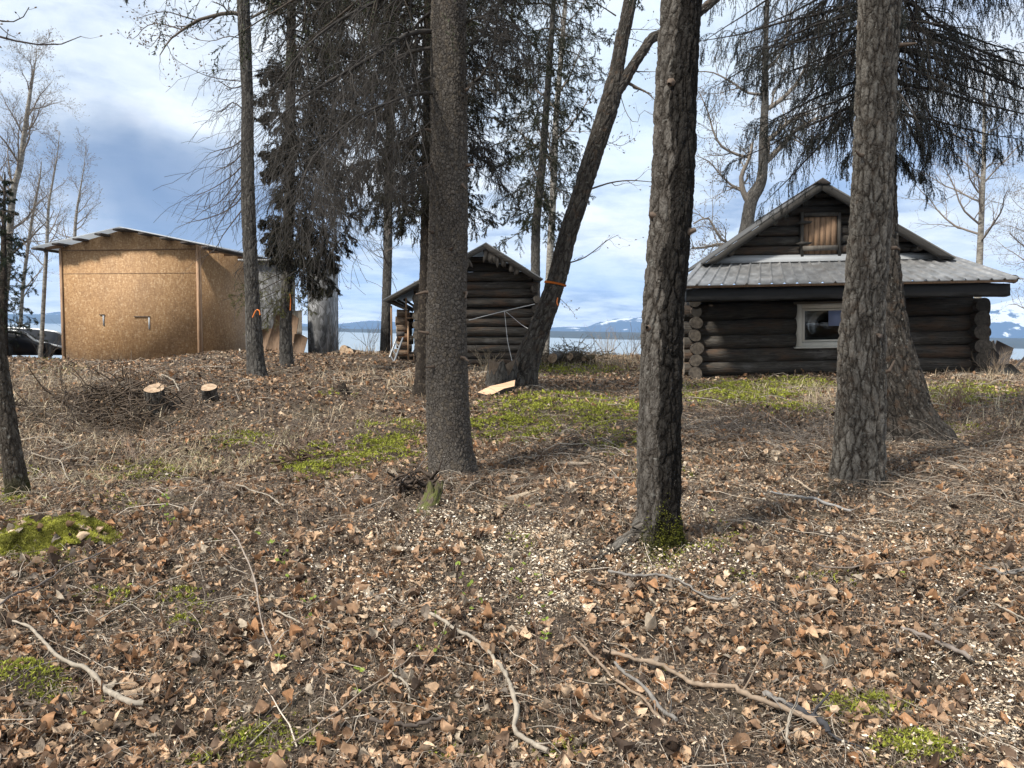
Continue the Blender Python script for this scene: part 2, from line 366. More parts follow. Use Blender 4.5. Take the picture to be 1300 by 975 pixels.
def metal():
    t = NT('roof_metal', False); v = t.attr('bc'); f = t.noise(t.mapv(v, (1, .25, 1)), 6, 6, .65); g = t.noise(v, 1.2, 4); r = t.noise(v, 22, 4, .6)
    c = t.ramp(f, [(.25, (.14, .142, .145)), (.55, (.27, .272, .275)), (.8, (.42, .425, .43))])
    c = t.mix(t.ramp(r, [(.64, 0), (.68, .6)]), c, (.06, .05, .045)); c = t.mix(t.ramp(g, [(.5, 0), (.7, .4)]), c, (.24, .21, .18))
    t.col(c); t.rough(t.ramp(f, [(.3, .42), (.7, .6)])); t.b.inputs['Metallic'].default_value = .55; M_['roof_metal'] = t.m
metal()
simple('black_wrap', (.007, .007, .008), .75, .5, 6, bump=.02); simple('black_hull', (.012, .014, .02), .35, .3); simple('pale_rim', (.5, .52, .54), .35, .1, metallic=.4)
simple('window_white', (.62, .60, .54), .6, .12, 20); simple('orange', (.75, .20, .03), .5, .1); simple('rubber', (.02, .02, .02), .8)
simple('alu', (.26, .27, .28), .4, .15, metallic=.7); simple('dark_ply', (.055, .045, .04), .8, .3); simple('painted_window_light', (.20, .25, .42), .5, .05); simple('dark_room', (.006, .006, .007), .9)
simple('white_pole', (.5, .5, .5), .5, .1); simple('bone', (.65, .58, .48), .7, .1)
def pane():
    t = NT('pane', False); gl = t.n('BsdfGlossy'); gl.inputs['Roughness'].default_value = .03; gl.inputs[0].default_value = (.8, .8, .8, 1)
    tr = t.n('BsdfTransparent'); tr.inputs[0].default_value = (.55, .58, .6, 1); mx = t.n('MixShader'); fr = t.n('Fresnel'); fr.inputs[0].default_value = 1.5
    t.L(fr.outputs[0], mx.inputs[0]); t.L(tr.outputs[0], mx.inputs[1]); t.L(gl.outputs[0], mx.inputs[2]); t.L(mx.outputs[0], t.out.inputs['Surface']); M_['pane'] = t.m
pane()
colmat('leaf', .75, .3, .18, 45, .4); colmat('twig', .85, .2, 0, 30, .35); colmat('moss', .9, .1, .25, 20, .4); colmat('grass', .8, .2, .3, 20, .3); colmat('chip', .8, .2, 0, 30, .2)
colmat('needle', .8, .15, .08, 6, .4); colmat('bark_twig', .9, .15, 0, 25, .4); colmat('greenleaf', .6, .3, .35, 20, .2)
def wsheet():
    t = NT('white_sheet'); tr = t.n('BsdfTranslucent'); tr.inputs[0].default_value = (.72, .75, .78, 1); t.col((.66, .69, .72)); t.rough(.45); mx = t.n('MixShader'); mx.inputs[0].default_value = .55
    t.L(t.b.outputs[0], mx.inputs[1]); t.L(tr.outputs[0], mx.inputs[2]); t.L(mx.outputs[0], t.out.inputs['Surface']); M_['white_sheet'] = t.m
wsheet()
# bark kinds
bark_cotton('bark_front', crust_shade=(.10, .20), moss=(.20, .5), disp=.028)
bark_cotton('bark_rough', ridge=(.46, .43, .385), disp=.036, sc=.85, rust=.15)
bark_cotton('bark_rough_dark', ridge=(.20, .18, .16), mid=(.085, .076, .068), disp=.034, sc=.8, rust=.3)
bark_cotton('bark_grey', ridge=(.33, .315, .29), mid=(.16, .15, .14), disp=.022, sc=.9)
bark_cotton('bark_mossy', ridge=(.26, .23, .195), mid=(.13, .11, .09), disp=.014, sc=1.5, moss=(.32, .3))
bark_cotton('bark_lean', ridge=(.27, .25, .225), mid=(.125, .112, .1), disp=.035, sc=.72, rust=.3)
bark_spruce('bark_scaly'); bark_spruce('bark_scaly_dark', (.17, .145, .125), (.035, .03, .026))
def birch():
    t = NT('bark_birch', False); v = t.attr('bc'); f = t.noise(t.mapv(v, (1, 1, 2.5)), 9, 5, .6); c = t.ramp(f, [(.3, (.06, .052, .045)), (.55, (.25, .23, .2)), (.75, (.42, .40, .36))])
    t.col(c); t.rough(.85); M_['bark_birch'] = t.m
birch()
def earth():
    t = NT('forest_floor', False); v = t.obj(); f = t.noise(v, 30, 8, .7); g = t.noise(v, 2.2, 6, .6); h = t.noise(v, 9, 5, .6)
    c = t.ramp(f, [(.25, (.022, .016, .012)), (.5, (.075, .053, .038)), (.75, (.19, .145, .105))])
    c = t.mix(t.ramp(g, [(.5, 0), (.72, .55)]), c, t.mix(f, (.05, .045, .02), (.17, .15, .07)))
    t.col(c); t.rough(.95); t.bump(t.math('ADD', f, h), .03); M_['earth'] = t.m
    t = NT('lake_water', False); v = t.obj(); f = t.noise(t.mapv(v, (.02, .07, 1)), 1.0, 8, .65); t.col((.26, .32, .38)); t.rough(.45); t.bump(f, 3.0, .6)
    t.b.inputs['IOR'].default_value = 1.33; M_['lake'] = t.m
    t = NT('far_forest', False); v = t.obj(); f = t.noise(v, .01, 6, .6); t.col(t.ramp(f, [(.3, (.02, .035, .04)), (.7, (.05, .06, .06))])); t.rough(1); M_['far_forest'] = t.m  # dark base leans blue, a little haze put into the colour
    t = NT('mountain', False); v = t.obj(); z = t.sep(v, 2); f = t.noise(t.mapv(v, (1, 1, .6)), .0035, 8, .62); s = t.math('ADD', t.math('MULTIPLY', z, 1/420.), t.math('MULTIPLY', t.math('SUBTRACT', f, .5), 3.2))
    t.col(t.mix(t.ramp(s, [(.52, 0), (.60, 1)]), (.035, .055, .09), (.85, .87, .9))); t.rough(1); M_['mountain'] = t.m  # blue base, part of the distance haze put into the rock colour
earth()

simple('roof_dark', (.07, .068, .066), .7, .35, 5)
# ------------------------------------------------------------------ sky, sun
SUN_EL, SUN_AZ = math.radians(48), math.radians(-128)     # azimuth from +Y, clockwise: from camera left, slightly behind
S = np.array([math.cos(SUN_EL)*math.sin(SUN_AZ), math.cos(SUN_EL)*math.cos(SUN_AZ), math.sin(SUN_EL)])
sl = bpy.data.lights.new('sun', 'SUN'); sl.energy = 4.5; sl.angle = math.radians(6); sl.color = (1, .94, .84)
so = bpy.data.objects.new('sun', sl); COL.objects.link(so); so.rotation_euler = Vector(S).to_track_quat('Z', 'Y').to_euler()
W = bpy.data.worlds.new('World'); SC.world = W; W.use_nodes = True; wt = W.node_tree; wt.nodes.clear()
class WN(NT):
    def __init__(s): s.t = wt
w = WN(); out = w.n('OutputWorld')
sky = w.n('TexSky', sky_type='NISHITA'); sky.sun_disc = False; sky.sun_elevation = SUN_EL; sky.sun_rotation = SUN_AZ
b1 = w.n('Background'); b1.inputs[1].default_value = .10
w.L(w.mix(1.0, sky.outputs[0], (.80, .95, 1.12), 'MULTIPLY'), b1.inputs[0])
dirv = w.n('TexCoord').outputs['Generated']
def blob(az, el, raz, rel, soft=1.0):
    """1 inside an elliptic patch of sky round azimuth/elevation (degrees), 0 outside"""
    d = w.n('VectorMath', operation='SUBTRACT'); w.L(dirw, d.inputs[0]); a, e = math.radians(az), math.radians(el)
    c = np.array([math.sin(a)*math.cos(e), math.cos(a)*math.cos(e), math.sin(e)]); d.inputs[1].default_value = tuple(c)
    m = w.mapv(d.outputs[0], rot=(0, 0, a)); m2 = w.mapv(m, (1/math.radians(raz), 1/math.radians(raz), 1/math.radians(rel)))
    l = w.n('VectorMath', operation='LENGTH'); w.L(m2, l.inputs[0])
    return w.ramp(l.outputs['Value'], [(0.0, 1), (.25, .9), (1, 0)], 'EASE')
dirw = w.warp(dirv, 4.0, .16); dirw = w.warp(dirw, 13, .05)
z = w.sep(dirv, 2)
inv_ = w.math('DIVIDE', 1.0, w.math('ADD', w.math('MAXIMUM', z, 0.0), .13))
cv = w.n('VectorMath', operation='SCALE'); w.L(dirv, cv.inputs[0]); w.L(inv_, cv.inputs['Scale'])
pl = w.mapv(cv.outputs[0], (1, 1, 0), (3.1, 1.7, 0))
n1 = w.noise(w.warp(pl, 1.3, .5), 1.1, 7, .55); n2 = w.noise(w.warp(pl, 3.0, .2), 2.6, 8, .62); n3 = w.noise(w.mapv(dirw, (1, 1, 1.9), (2, 5, 1)), 5.5, 8, .60)
cov = w.math('ADD', w.math('MULTIPLY', n1, .6), w.math('MULTIPLY', n3, .4))
lum = w.math('ADD', w.math('MULTIPLY', n2, .55), w.math('MULTIPLY', n3, .45))
cc = w.ramp(lum, [(.34, (.26, .34, .49)), (.42, (.42, .50, .62)), (.48, (.62, .69, .77)), (.54, (.76, .81, .86)), (.61, (.90, .92, .93))])
# brighter veil on the top, darker blue cloud bank low on one side
br = blob(-24, 20, 20, 10); cc = w.mix(w.math('MULTIPLY', br, .45), cc, (.78, .84, .90))
br2 = blob(7, 18, 13, 12); cc = w.mix(w.math('MULTIPLY', br2, .6), cc, (.62, .76, .92))
dk = blob(-24, 8.5, 19, 6.5); cc = w.mix(w.math('MULTIPLY', dk, 1.0, True), cc, (.17, .235, .365))
dk2 = blob(27, 11, 14, 5.0); cc = w.mix(w.math('MULTIPLY', dk2, .8), cc, (.26, .38, .60))
bl = blob(33, 24, 15, 9); gap = w.math('MULTIPLY', bl, .8)
lowc = blob(5, 3.2, 50, 2.6); cc = w.mix(w.math('MULTIPLY', lowc, .35), cc, (.42, .62, .95))
cc = w.mix(w.math('MULTIPLY', gap, w.ramp(n3, [(.35, 1), (.6, .5)])), cc, (.19, .36, .74))
hb = w.ramp(z, [(0.0, 1.35), (.10, 1.12), (.28, 1.0)]); cc = w.mix(1.0, cc, hb, 'MULTIPLY')
b2 = w.n('Background'); b2.inputs[1].default_value = 1.0; w.L(cc, b2.inputs[0])
mx = w.n('MixShader'); w.L(w.ramp(cov, [(.31, .8), (.4, 1.0)]), mx.inputs[0]); w.L(b1.outputs[0], mx.inputs[1]); w.L(b2.outputs[0], mx.inputs[2]); w.L(mx.outputs[0], out.inputs[0])
SC.view_settings.view_transform = 'Standard'; SC.view_settings.look = 'None'; SC.view_settings.exposure = 0.44; SC.view_settings.gamma = 1
SC.render.engine = 'CYCLES'
SC.cycles.max_bounces = 5; SC.cycles.diffuse_bounces = 2; SC.cycles.transparent_max_bounces = 8; SC.cycles.volume_bounces = 0; SC.cycles.use_denoising = True
try: SC.cycles.denoiser = 'OPENIMAGEDENOISE'; SC.cycles.denoising_prefilter = 'ACCURATE'
except Exception: pass

# ------------------------------------------------------------------ terrain sheet, lake, far shore
def axis(dense0, dense1, step, lo, hi, growth=1.25):
    a = list(np.arange(dense0, dense1+1e-6, step)); s = step
    while a[-1] < hi: s *= growth; a.append(a[-1]+s)
    s = step
    while a[0] > lo: s *= growth; a.insert(0, a[0]-s)
    return np.array(a)
gx = axis(-11, 12, .05, -400, 400); gy = axis(1.2, 22, .05, -60, 70)
X, Y = np.meshgrid(gx, gy, indexing='ij'); Z = ground(X, Y)+.02*fbm(X*9, Y*9, 31, 2)*(Y < 23)
nx, ny = X.shape; ii = np.arange(nx-1)[:, None]*ny+np.arange(ny-1)[None, :]
Qg = np.stack([ii, ii+ny, ii+ny+1, ii+1], -1).reshape(-1, 4)
g = mk('ground', np.stack([X, Y, Z], -1).reshape(-1, 3), Qg, mat=M_['earth'], smooth=True); tag(g, 'forest floor of dark soil under dead leaves', 'ground', kind='structure')
LZ = -12.4
lk = mk('lake', [[-14000, 24, LZ], [14000, 24, LZ], [14000, 9500, LZ], [-14000, 9500, LZ]], [[0, 1, 2, 3]], mat=M_['lake']); tag(lk, 'wide pale blue lake beyond the bank', 'water', kind='structure')
def range_mesh(name, pxs, near, far, top, amp, mat, label, cat, rows=14, seed=1):
    px = np.linspace(-700, 2000, 500); A = []
    n_, f_, t_ = [np.interp(px, pxs, a) for a in (near, far, top)]
    for j in range(rows):
        u = j/(rows-1); d = n_+(f_-n_)*u
        ray_x = np.array([ray(p, 430)[0]/ray(p, 430)[1] for p in px])
        topz = np.array([P(p, r, dd)[2] for p, r, dd in zip(px, t_, f_)])
        prof = u**.8
        z = LZ-2+(topz-LZ+2)*prof; x = ray_x*d
        z = z+(topz-LZ)*amp*fbm(x/900.+u*2, d/900.+px/90., seed, 4)*min(1, 3*u)
        A.append(np.stack([x, d, z], -1))
    A.append(A[-1]*np.array([1, 1.12, 1])+np.array([0, 0, -900]))
    A = np.array(A); r, c = A.shape[:2]; ii = np.arange(r-1)[:, None]*c+np.arange(c-1)[None, :]
    Q = np.stack([ii, ii+1, ii+c+1, ii+c], -1).reshape(-1, 4)
    o = mk(name, A.reshape(-1, 3), Q, mat=mat, smooth=True); tag(o, label, cat, kind='structure'); return o
range_mesh('far_shore_hill', [-700, 60, 450, 760, 1290, 2000], [6500, 6300, 2750, 2050, 1950, 1900], [8200, 8000, 3700, 2900, 2700, 2700],
           [396, 399, 417.5, 421, 429, 440], .06, M_['far_forest'], 'low dark forested hills on the far side of the lake', 'hills')
range_mesh('snowy_mountain', [-700, 40, 75, 200, 400, 430, 470, 490, 600, 690, 715, 745, 760, 775, 800, 815, 860, 1000, 1150, 1230, 1250, 1290, 1340, 2000],
           [8300]*24, [9300]*24, [400, 400, 396, 400, 412, 411, 407, 408, 415, 416, 415, 415, 409, 405, 404, 402, 398, 398, 394, 391, 386, 378, 370, 380], .10, M_['mountain'], 'blue mountain range with patches of snow', 'mountains', seed=5)
# air between here and the mountains
hz = MB().box((-12500, -80, -18), (12500, 9480, 620)); hm = bpy.data.materials.new('haze_air'); hm.use_nodes = True; ht = hm.node_tree; ht.nodes.clear()
ho = ht.nodes.new('ShaderNodeOutputMaterial'); hv = ht.nodes.new('ShaderNodeVolumePrincipled'); hv.inputs['Color'].default_value = (.36, .60, 1.0, 1); hv.inputs['Density'].default_value = 1.0e-4; hv.inputs['Anisotropy'].default_value = 0
ht.links.new(hv.outputs[0], ho.inputs['Volume'])
hzo = hz.build('haze', hm); tag(hzo, 'blue haze in the air over the lake', 'haze', kind='stuff')
# ------------------------------------------------------------------ trees
def trunk_line(pts, d, extra=None, lean=0.0):
    """pts: (px, row, width px) from the foot upwards at distance d; returns centreline+radius rows (x,y,z,r)"""
    out = []
    base = P(pts[0][0], pts[0][1], d)
    for px, row, wpx in pts:
        dd = d+lean*max(0, P(px, row, d)[2]-base[2]); q = P(px, row, dd); out.append([*q, wpx/F*dd/2*.955])
    if extra: # continue upward
        n = np.array(out[-1]); v = (np.array(out[-1])[:3]-np.array(out[-2])[:3]); v /= np.linalg.norm(v); v = v*.6+np.array([0, 0, .4]); v /= np.linalg.norm(v)
        for L, rr in extra: out.append([*(n[:3]+v*L), n[3]*rr])
    out = np.array(out)
    gz = float(ground(out[:1, 0], out[:1, 1])[0]); out[0, 2] = min(out[0, 2], gz)-.10
    return out
def trunk_mesh(name, line, mat, parent, k=64, step=.02, flare=(0.0, .3), lobes=5, lump=.05, seed=0, offset=None, nodraw=None):
    pts = resample(line, max(8, int(np.linalg.norm(np.diff(line[:, :3], axis=0), axis=1).sum()/step)))
    Pp, R = pts[:, :3], pts[:, 3]; N = len(R)
    t, n1, n2 = frames(Pp[None]); n1, n2 = n1[0], n2[0]
    a = np.arange(k)*2*np.pi/k; s = np.concatenate([[0], np.cumsum(np.linalg.norm(np.diff(Pp, axis=0), axis=1))])
    A, Sx = np.meshgrid(a, s); r = np.random.default_rng(seed)
    ph = r.random(4)*6.28
    m = 1+lump*(np.sin(A*2+ph[0]+Sx*1.1)+.6*np.sin(A*3+ph[1]-Sx*2.3)+.8*np.sin(Sx*3.1+ph[2])*np.sin(A+ph[3]))
    m = m+lump*1.2*fbm(np.cos(A)*1.5+7+Sx*1.3, np.sin(A)*1.5+Sx*.9, seed+3, 3)
    if flare[0]:
        fl = np.exp(-Sx/flare[1]); m = m+flare[0]*fl*(.45+.75*np.abs(np.cos(A*lobes/2+ph[1]+.6*np.sin(A)))**2)
    RR = R[:, None]*m
    V = Pp[:, None]+RR[..., None]*(n1[:, None]*np.cos(A)[..., None]+n2[:, None]*np.sin(A)[..., None])
    bc = np.stack([R[:, None]*np.cos(A), R[:, None]*np.sin(A), Sx+seed*7.3], -1)
    i = np.arange(N-1)[:, None]*k; q = np.arange(k)[None]; q2 = (q+1) % k
    Q = np.stack([i+q, i+q2, i+k+q2, i+k+q], -1).reshape(-1, 4)
    V = V.reshape(-1, 3); top = len(V); V = np.vstack([V, Pp[-1]]); bc = np.vstack([bc.reshape(-1, 3), [[0, 0, s[-1]]]])
    T = np.stack([(N-1)*k+np.arange(k), (N-1)*k+(np.arange(k)+1) % k, np.full(k, top)], -1)
    return mk(name, V-inv(parent), Q, T, mat, parent, {'bc': bc}, True), pts
def unit(v): return v/(np.linalg.norm(v, axis=-1, keepdims=True)+1e-9)
def grow(PP, PR, n, t0, t1, ang, length, rr, up=0.0, wander=.12, N=6, rg=None, taper=.25, lenexp=1.0, minr=.0008, bias=None, biasw=0.0, tmode=None):
    """n children on each parent polyline; PP (M,K,3), PR (M,K)"""
    rg = rg or rng; M, K = PR.shape
    t = (np.linspace(t0, t1, n)[None]+(rg.random((M, n))-.5)*(t1-t0)/n*.9) if tmode is None else tmode
    t = np.clip(t, .02, 1.0); f = t*(K-1); i = np.minimum(f.astype(int), K-2); u = f-i; m = np.arange(M)[:, None]
    p0 = PP[m, i]*(1-u[..., None])+PP[m, i+1]*u[..., None]; r0 = PR[m, i]*(1-u)+PR[m, i+1]*u; tn = unit(PP[m, i+1]-PP[m, i])
    side = unit(np.cross(tn, unit(rg.normal(size=tn.shape))))
    if bias is not None: side = unit(side+np.asarray(bias)*biasw); side = unit(side-(side*tn).sum(-1, keepdims=True)*tn*.9)
    A = np.radians(ang+rg.normal(size=t.shape)*9); d = tn*np.cos(A)[..., None]+side*np.sin(A)[..., None]
    PL = np.linalg.norm(np.diff(PP, axis=1), axis=-1).sum(1)[:, None]
    L = (length(t, PL) if callable(length) else PL*length)*(1+(rg.random(t.shape)-.5)*.5)
    d = d.reshape(-1, 3); p = p0.reshape(-1, 3); L = L.reshape(-1); r = (r0*rr).reshape(-1)
    C = np.empty((len(p), N, 3)); C[:, 0] = p; st = L/(N-1)
    upv = np.array([0, 0, 1.0])
    for k in range(1, N):
        d = unit(d+rg.normal(size=d.shape)*wander+upv*(up/(N-1))); C[:, k] = C[:, k-1]+d*st[:, None]
    R = np.maximum(r[:, None]*np.linspace(1, taper, N)[None], minr)
    return C, R
def bare_crown(name, parent, PP, PR, spec, mat, col=(.09, .075, .062), seed=1, buds=0, trunkmat=None):
    rg = np.random.default_rng(seed); b = MB(); cur = (PP, PR)
    for j, s in enumerate(spec):
        s = dict(s); k = s.pop('k', 4); s['rg'] = rg
        cur = grow(*cur, **s); V, Q, bc, _ = tubes(cur[0], cur[1], k, seed=j); b.add(V, Q, bc=bc, col=col)
    if buds:
        C, R = cur; tip = C[:, -1]; d = unit(C[:, -1]-C[:, -2])
        a = unit(np.cross(d, unit(rg.normal(size=d.shape)))); c = np.cross(d, a); s = buds
        V = np.stack([tip-d*s*.3, tip+a*s*.25+d*s*.4, tip-a*s*.125+c*s*.22+d*s*.4, tip-a*s*.125-c*s*.22+d*s*.4, tip+d*s*1.6], 1); n = len(V)*5
        i = np.arange(len(V))[:, None]*5; T = np.concatenate([i+np.array(x)[None] for x in ([0, 1, 2], [0, 2, 3], [0, 3, 1], [4, 2, 1], [4, 3, 2], [4, 1, 3])])
        b.add(V.reshape(-1, 3), T=T, col=(.16, .12, .08))
    b.V = [v-inv(parent) for v in b.V]
    return b.build(name, mat, parent), cur
def needles(C, R, per, ln, wd, rg, col, spread=55, droop=0.2):
    """flat needle triangles all round the twigs C (M,N,3)"""
    M, N, _ = C.shape; t = rg.random((M, per)); f = t*(N-1); i = np.minimum(f.astype(int), N-2); u = (f-i)[..., None]; m = np.arange(M)[:, None]
    p = C[m, i]*(1-u)+C[m, i+1]*u; tn = unit(C[m, i+1]-C[m, i]); s = unit(np.cross(tn, unit(rg.normal(size=tn.shape))))
    A = np.radians(spread+rg.normal(size=t.shape)*14)[..., None]; d = unit(tn*np.cos(A)+s*np.sin(A)-np.array([0, 0, droop])); w_ = unit(np.cross(d, rg.normal(size=d.shape)))
    L = (ln*(.7+.6*rg.random(t.shape)))[..., None]
    V = np.stack([p-w_*wd*.5, p+w_*wd*.5, p+d*L], 2).reshape(-1, 3); T = np.arange(len(V)).reshape(-1, 3)
    c = np.asarray(col)[None]*(.55+.9*rg.random((len(T), 1)))*(.6+.8*rg.random((M, 1, 1))*np.ones((M, per, 1))).reshape(-1, 1)
    return V, T, np.repeat(c, 3, 0)
def spruce_crown(parent, line, specs, seed, ndl=(.02, .0035), per=34, col=(.045, .055, .03), wood=(.07, .058, .048), sub=9, sub2=5, subl=.42, sub2l=.5, droop=-.5, hang=-.9, barkm=None, sidebias=None, deadfrac=0.0):
    """specs: list of (azimuth deg, height z, length, rise) limbs leaving the trunk"""
    rg = np.random.default_rng(seed); C = []; R = []
    for az, z, L, rise in specs:
        zc = line[:, 2]; j = int(np.argmin(np.abs(zc-z))); p = line[j, :3].copy(); p[2] = z; r = min(max(.010, .011*L), line[j, 3]*.6); a = math.radians(az); d = np.array([math.sin(a), math.cos(a), rise]); d /= np.linalg.norm(d)
        q = [p]; N = 9
        for k in range(1, N):
            d = unit(d+np.array([0, 0, droop/(N-1)*(1 if k < 6 else -.4)])+rg.normal(size=3)*.05); q.append(q[-1]+d*L/(N-1))
        C.append(q); R.append(np.linspace(r, .003, N))
    C = np.array(C); R = np.array(R); b = MB(); V, Q, bc, _ = tubes(C, R, 6, seed=1); b.add(V, Q, bc=bc, col=wood)
    c1, r1 = grow(C, R, sub, .15, 1.0, 58, lambda t, PL: PL*subl*(1.15-.75*t), .5, up=hang, wander=.15, N=6, rg=rg, taper=.3, minr=.0015)
    V, Q, bc, _ = tubes(c1, r1, 4, seed=2); b.add(V, Q, bc=bc, col=wood)
    c2, r2 = grow(c1, r1, sub2, .15, 1.0, 42, lambda t, PL: PL*sub2l*(1.1-.6*t), .6, up=hang*.8, wander=.1, N=4, rg=rg, taper=.5, minr=.0012)
    V, Q, bc, _ = tubes(c2, r2, 3, seed=3); b.add(V, Q, bc=bc, col=wood)
    b.V = [v-inv(parent) for v in b.V]; b.build('crown', M_['bark_twig'], parent)
    n = MB()
    keep1 = rg.random(len(c1)) > deadfrac; keep2 = rg.random(len(c2)) > deadfrac
    if per:
        for cc_, kk, pp in ((c1, keep1, per), (c2, keep2, int(per*.8))):
            if kk.any(): V, T, c = needles(cc_[kk], None, pp, ndl[0], ndl[1], rg, col); n.add(V, T=T, col=c)
        n.V = [v-inv(parent) for v in n.V]; n.build('foliage', M_['needle'], parent)
    return c1
def limb_mesh(parent, name, px_pts, d, mat, k=16, step=.03, seed=0):
    """px_pts (px,row,width,[dd])"""
    line = []
    for q in px_pts:
        dd = d+(q[3] if len(q) > 3 else 0); line.append([*P(q[0], q[1], dd), q[2]/F*dd/2])
    line = np.array(line); return trunk_mesh(name, line, mat, parent, k, step, lump=.06, seed=seed)

def tree(name, label, d, pts, mat, k, step, extra=((1.5, .85), (3.5, .6), (5, .35)), group=None, lean=0, **kw):
    line = trunk_line(pts, d, extra, lean)
    base = line[0, :3]+np.array([0, 0, .1]); t = empty(name, label, 'tree', tuple(base), group)
    o, fine = trunk_mesh('trunk', line, mat, t, k, step, **kw)
    return t, fine

# T8: the stout mossy-footed trunk in the middle
t8, l8 = tree('cottonwood_tree', 'stout trunk with black crust and painted shade on one flank, green moss round its foot', 4.6,
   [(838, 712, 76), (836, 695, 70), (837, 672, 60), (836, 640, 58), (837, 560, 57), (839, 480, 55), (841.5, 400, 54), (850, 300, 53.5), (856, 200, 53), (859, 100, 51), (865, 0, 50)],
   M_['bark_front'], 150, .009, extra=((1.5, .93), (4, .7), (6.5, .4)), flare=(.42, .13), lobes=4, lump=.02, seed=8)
# surface root running to one side
_a = hit(812, 690); _b = hit(776, 707); rt = np.array([[*(P(826, 655, 4.62)), .05], [*(P(812, 678, 4.56)), .058], [*(_a+np.array([0, 0, .02])), .05], [*(_b+np.array([0, 0, .0])), .036], [*(_b+np.array([-.12, -.08, -.05])), .02]])
rt[1:, 2] += .035
trunk_mesh('root', rt, M_['bark_rough'], t8, 40, .012, lump=.04, seed=2)
# T6 spruce
t6, l6 = tree('spruce_tree', 'straight spruce trunk with scaly bark and flared foot, before the little log shed', 6.2,
   [(576, 612, 66), (575, 598, 62), (572, 575, 58), (569.5, 540, 56), (568, 500, 54.5), (567, 400, 51), (569, 300, 49.5), (569.5, 200, 48), (569.5, 100, 46), (570, 0, 44)],
   M_['bark_scaly'], 150, .010, flare=(.24, .16), lobes=5, lump=.015, seed=6)
# T9, T10
t9, l9 = tree('cottonwood_tree', 'rough-barked trunk covering part of the cabin window, in front of a wider-footed spruce', 6.2,
   [(1087, 626, 68), (1087, 612, 65), (1090, 585, 63), (1091, 560, 61), (1093, 500, 58), (1094, 430, 56), (1097, 375, 51), (1101, 330, 52), (1107, 250, 52), (1112, 130, 50), (1116, 0, 50)],
   M_['bark_rough'], 150, .010, flare=(.2, .12), lobes=5, lump=.035, seed=9)
t10, l10 = tree('spruce_tree', 'large drooping spruce with a broad skirted foot, right behind the rough-barked trunk', 8.2,
   [(1163, 577, 118), (1160, 564, 102), (1154, 545, 82), (1147, 520, 66), (1140, 490, 62), (1132, 440, 50), (1126, 375, 42), (1122, 300, 36), (1120, 200, 34), (1121, 100, 33), (1122, 0, 32)],
   M_['bark_rough_dark'], 110, .014, flare=(.12, .2), lobes=6, lump=.03, seed=10)
# T2
t2, l2 = tree('cottonwood_tree', 'slim grey trunk with an orange tape round it at the corner of the chipboard shed', 12.0,
   [(328, 486, 30), (327, 478, 27), (324.5, 455, 23), (321.5, 400, 19), (318, 330, 17.5), (315, 250, 17), (314, 180, 16), (314, 125, 15), (311.5, 60, 15.5), (309, 0, 16)],
   M_['bark_grey'], 64, .02, flare=(.25, .15), lump=.03, seed=12)
t3, l3 = tree('spruce_tree', 'thin spruce with grey trunk and low green boughs before the grey plywood hut', 13.5,
   [(365, 475, 24), (364, 468, 20), (363, 440, 17), (363, 400, 15.5), (366, 300, 13.5), (368, 200, 13), (369, 100, 12), (370, 0, 11)], M_['bark_grey'], 48, .025, flare=(.35, .12), lump=.03, seed=13)
t5, l5 = tree('spruce_tree', 'dark slender spruce hiding partly behind the straight scaly trunk', 10.5,
   [(533, 508, 25), (534, 500, 21), (536, 470, 17), (538, 400, 15), (541, 300, 14), (543, 200, 15.5), (545, 100, 15), (546, 0, 14.5)], M_['bark_scaly_dark'], 56, .02, flare=(.2, .15), lump=.03, seed=15)
t4, l4 = tree('cottonwood_tree', 'pale straight trunk on the bank edge beside the log shed roof', 20.0,
   [(488.5, 452, 16), (489, 445, 14), (490, 400, 12.5), (492, 330, 12), (493, 250, 11.5), (495, 180, 11), (497, 100, 10.5), (499, 0, 9.5)], M_['bark_grey'], 32, .05, lump=.03, seed=14)
t11, l11 = tree('spruce_tree', 'spruce with dark hanging boughs behind the little log shed', 20.0,
   [(680, 452, 14), (680, 400, 12.5), (680, 300, 12), (684, 250, 11), (689, 200, 10), (694, 130, 8), (699, 60, 7), (703, 0, 6)], M_['bark_grey'], 32, .05, extra=((1, .8), (2.5, .4)), lump=.03, seed=16)
# T7 leaning
t7, l7 = tree('cottonwood_tree', 'leaning forked trunk with deep furrows and an orange band beside the little log shed', 12.0,
   [(660, 494, 50), (663, 482, 41), (669, 460, 34), (678, 435, 30), (692, 400, 26.5), (708, 350, 25.5), (720, 300, 24.5), (737, 250, 23.5), (753.5, 195, 24), (771, 140, 24.5), (780, 108, 23), (783, 90, 18), (790, 50, 17), (800, 0, 16)],
   M_['bark_lean'], 90, .016, extra=((1, .95), (2.5, .75), (4, .4)), flare=(.2, .2), lump=.03, seed=17)
lb, ll = limb_mesh(t7, 'limb', [(777, 120, 20), (788, 108, 17), (801, 88, 14), (815, 66, 13), (827, 49, 12.5, .05), (840, 43, 12, .1), (862, 34, 12, .15), (890, 14, 11, .2), (915, -8, 10, .2), (960, -60, 8, .2), (1010, -140, 5, .2)], 12.0, M_['bark_lean'], 40, .02, 3)
# T1 at the edge
t1, l1 = tree('cottonwood_tree', 'thin leaning trunk with dark wrinkled bark and mossy foot near the moss mound', 5.5,
   [(27, 640, 38), (24, 626, 30), (19, 600, 27), (11, 550, 24), (4, 500, 22), (-6, 440, 21), (-24, 350, 20), (-52, 250, 19), (-90, 120, 18), (-120, 0, 17)], M_['bark_mossy'], 90, .012, extra=((1, .9), (2.5, .6)), flare=(.3, .12), lump=.04, seed=11)

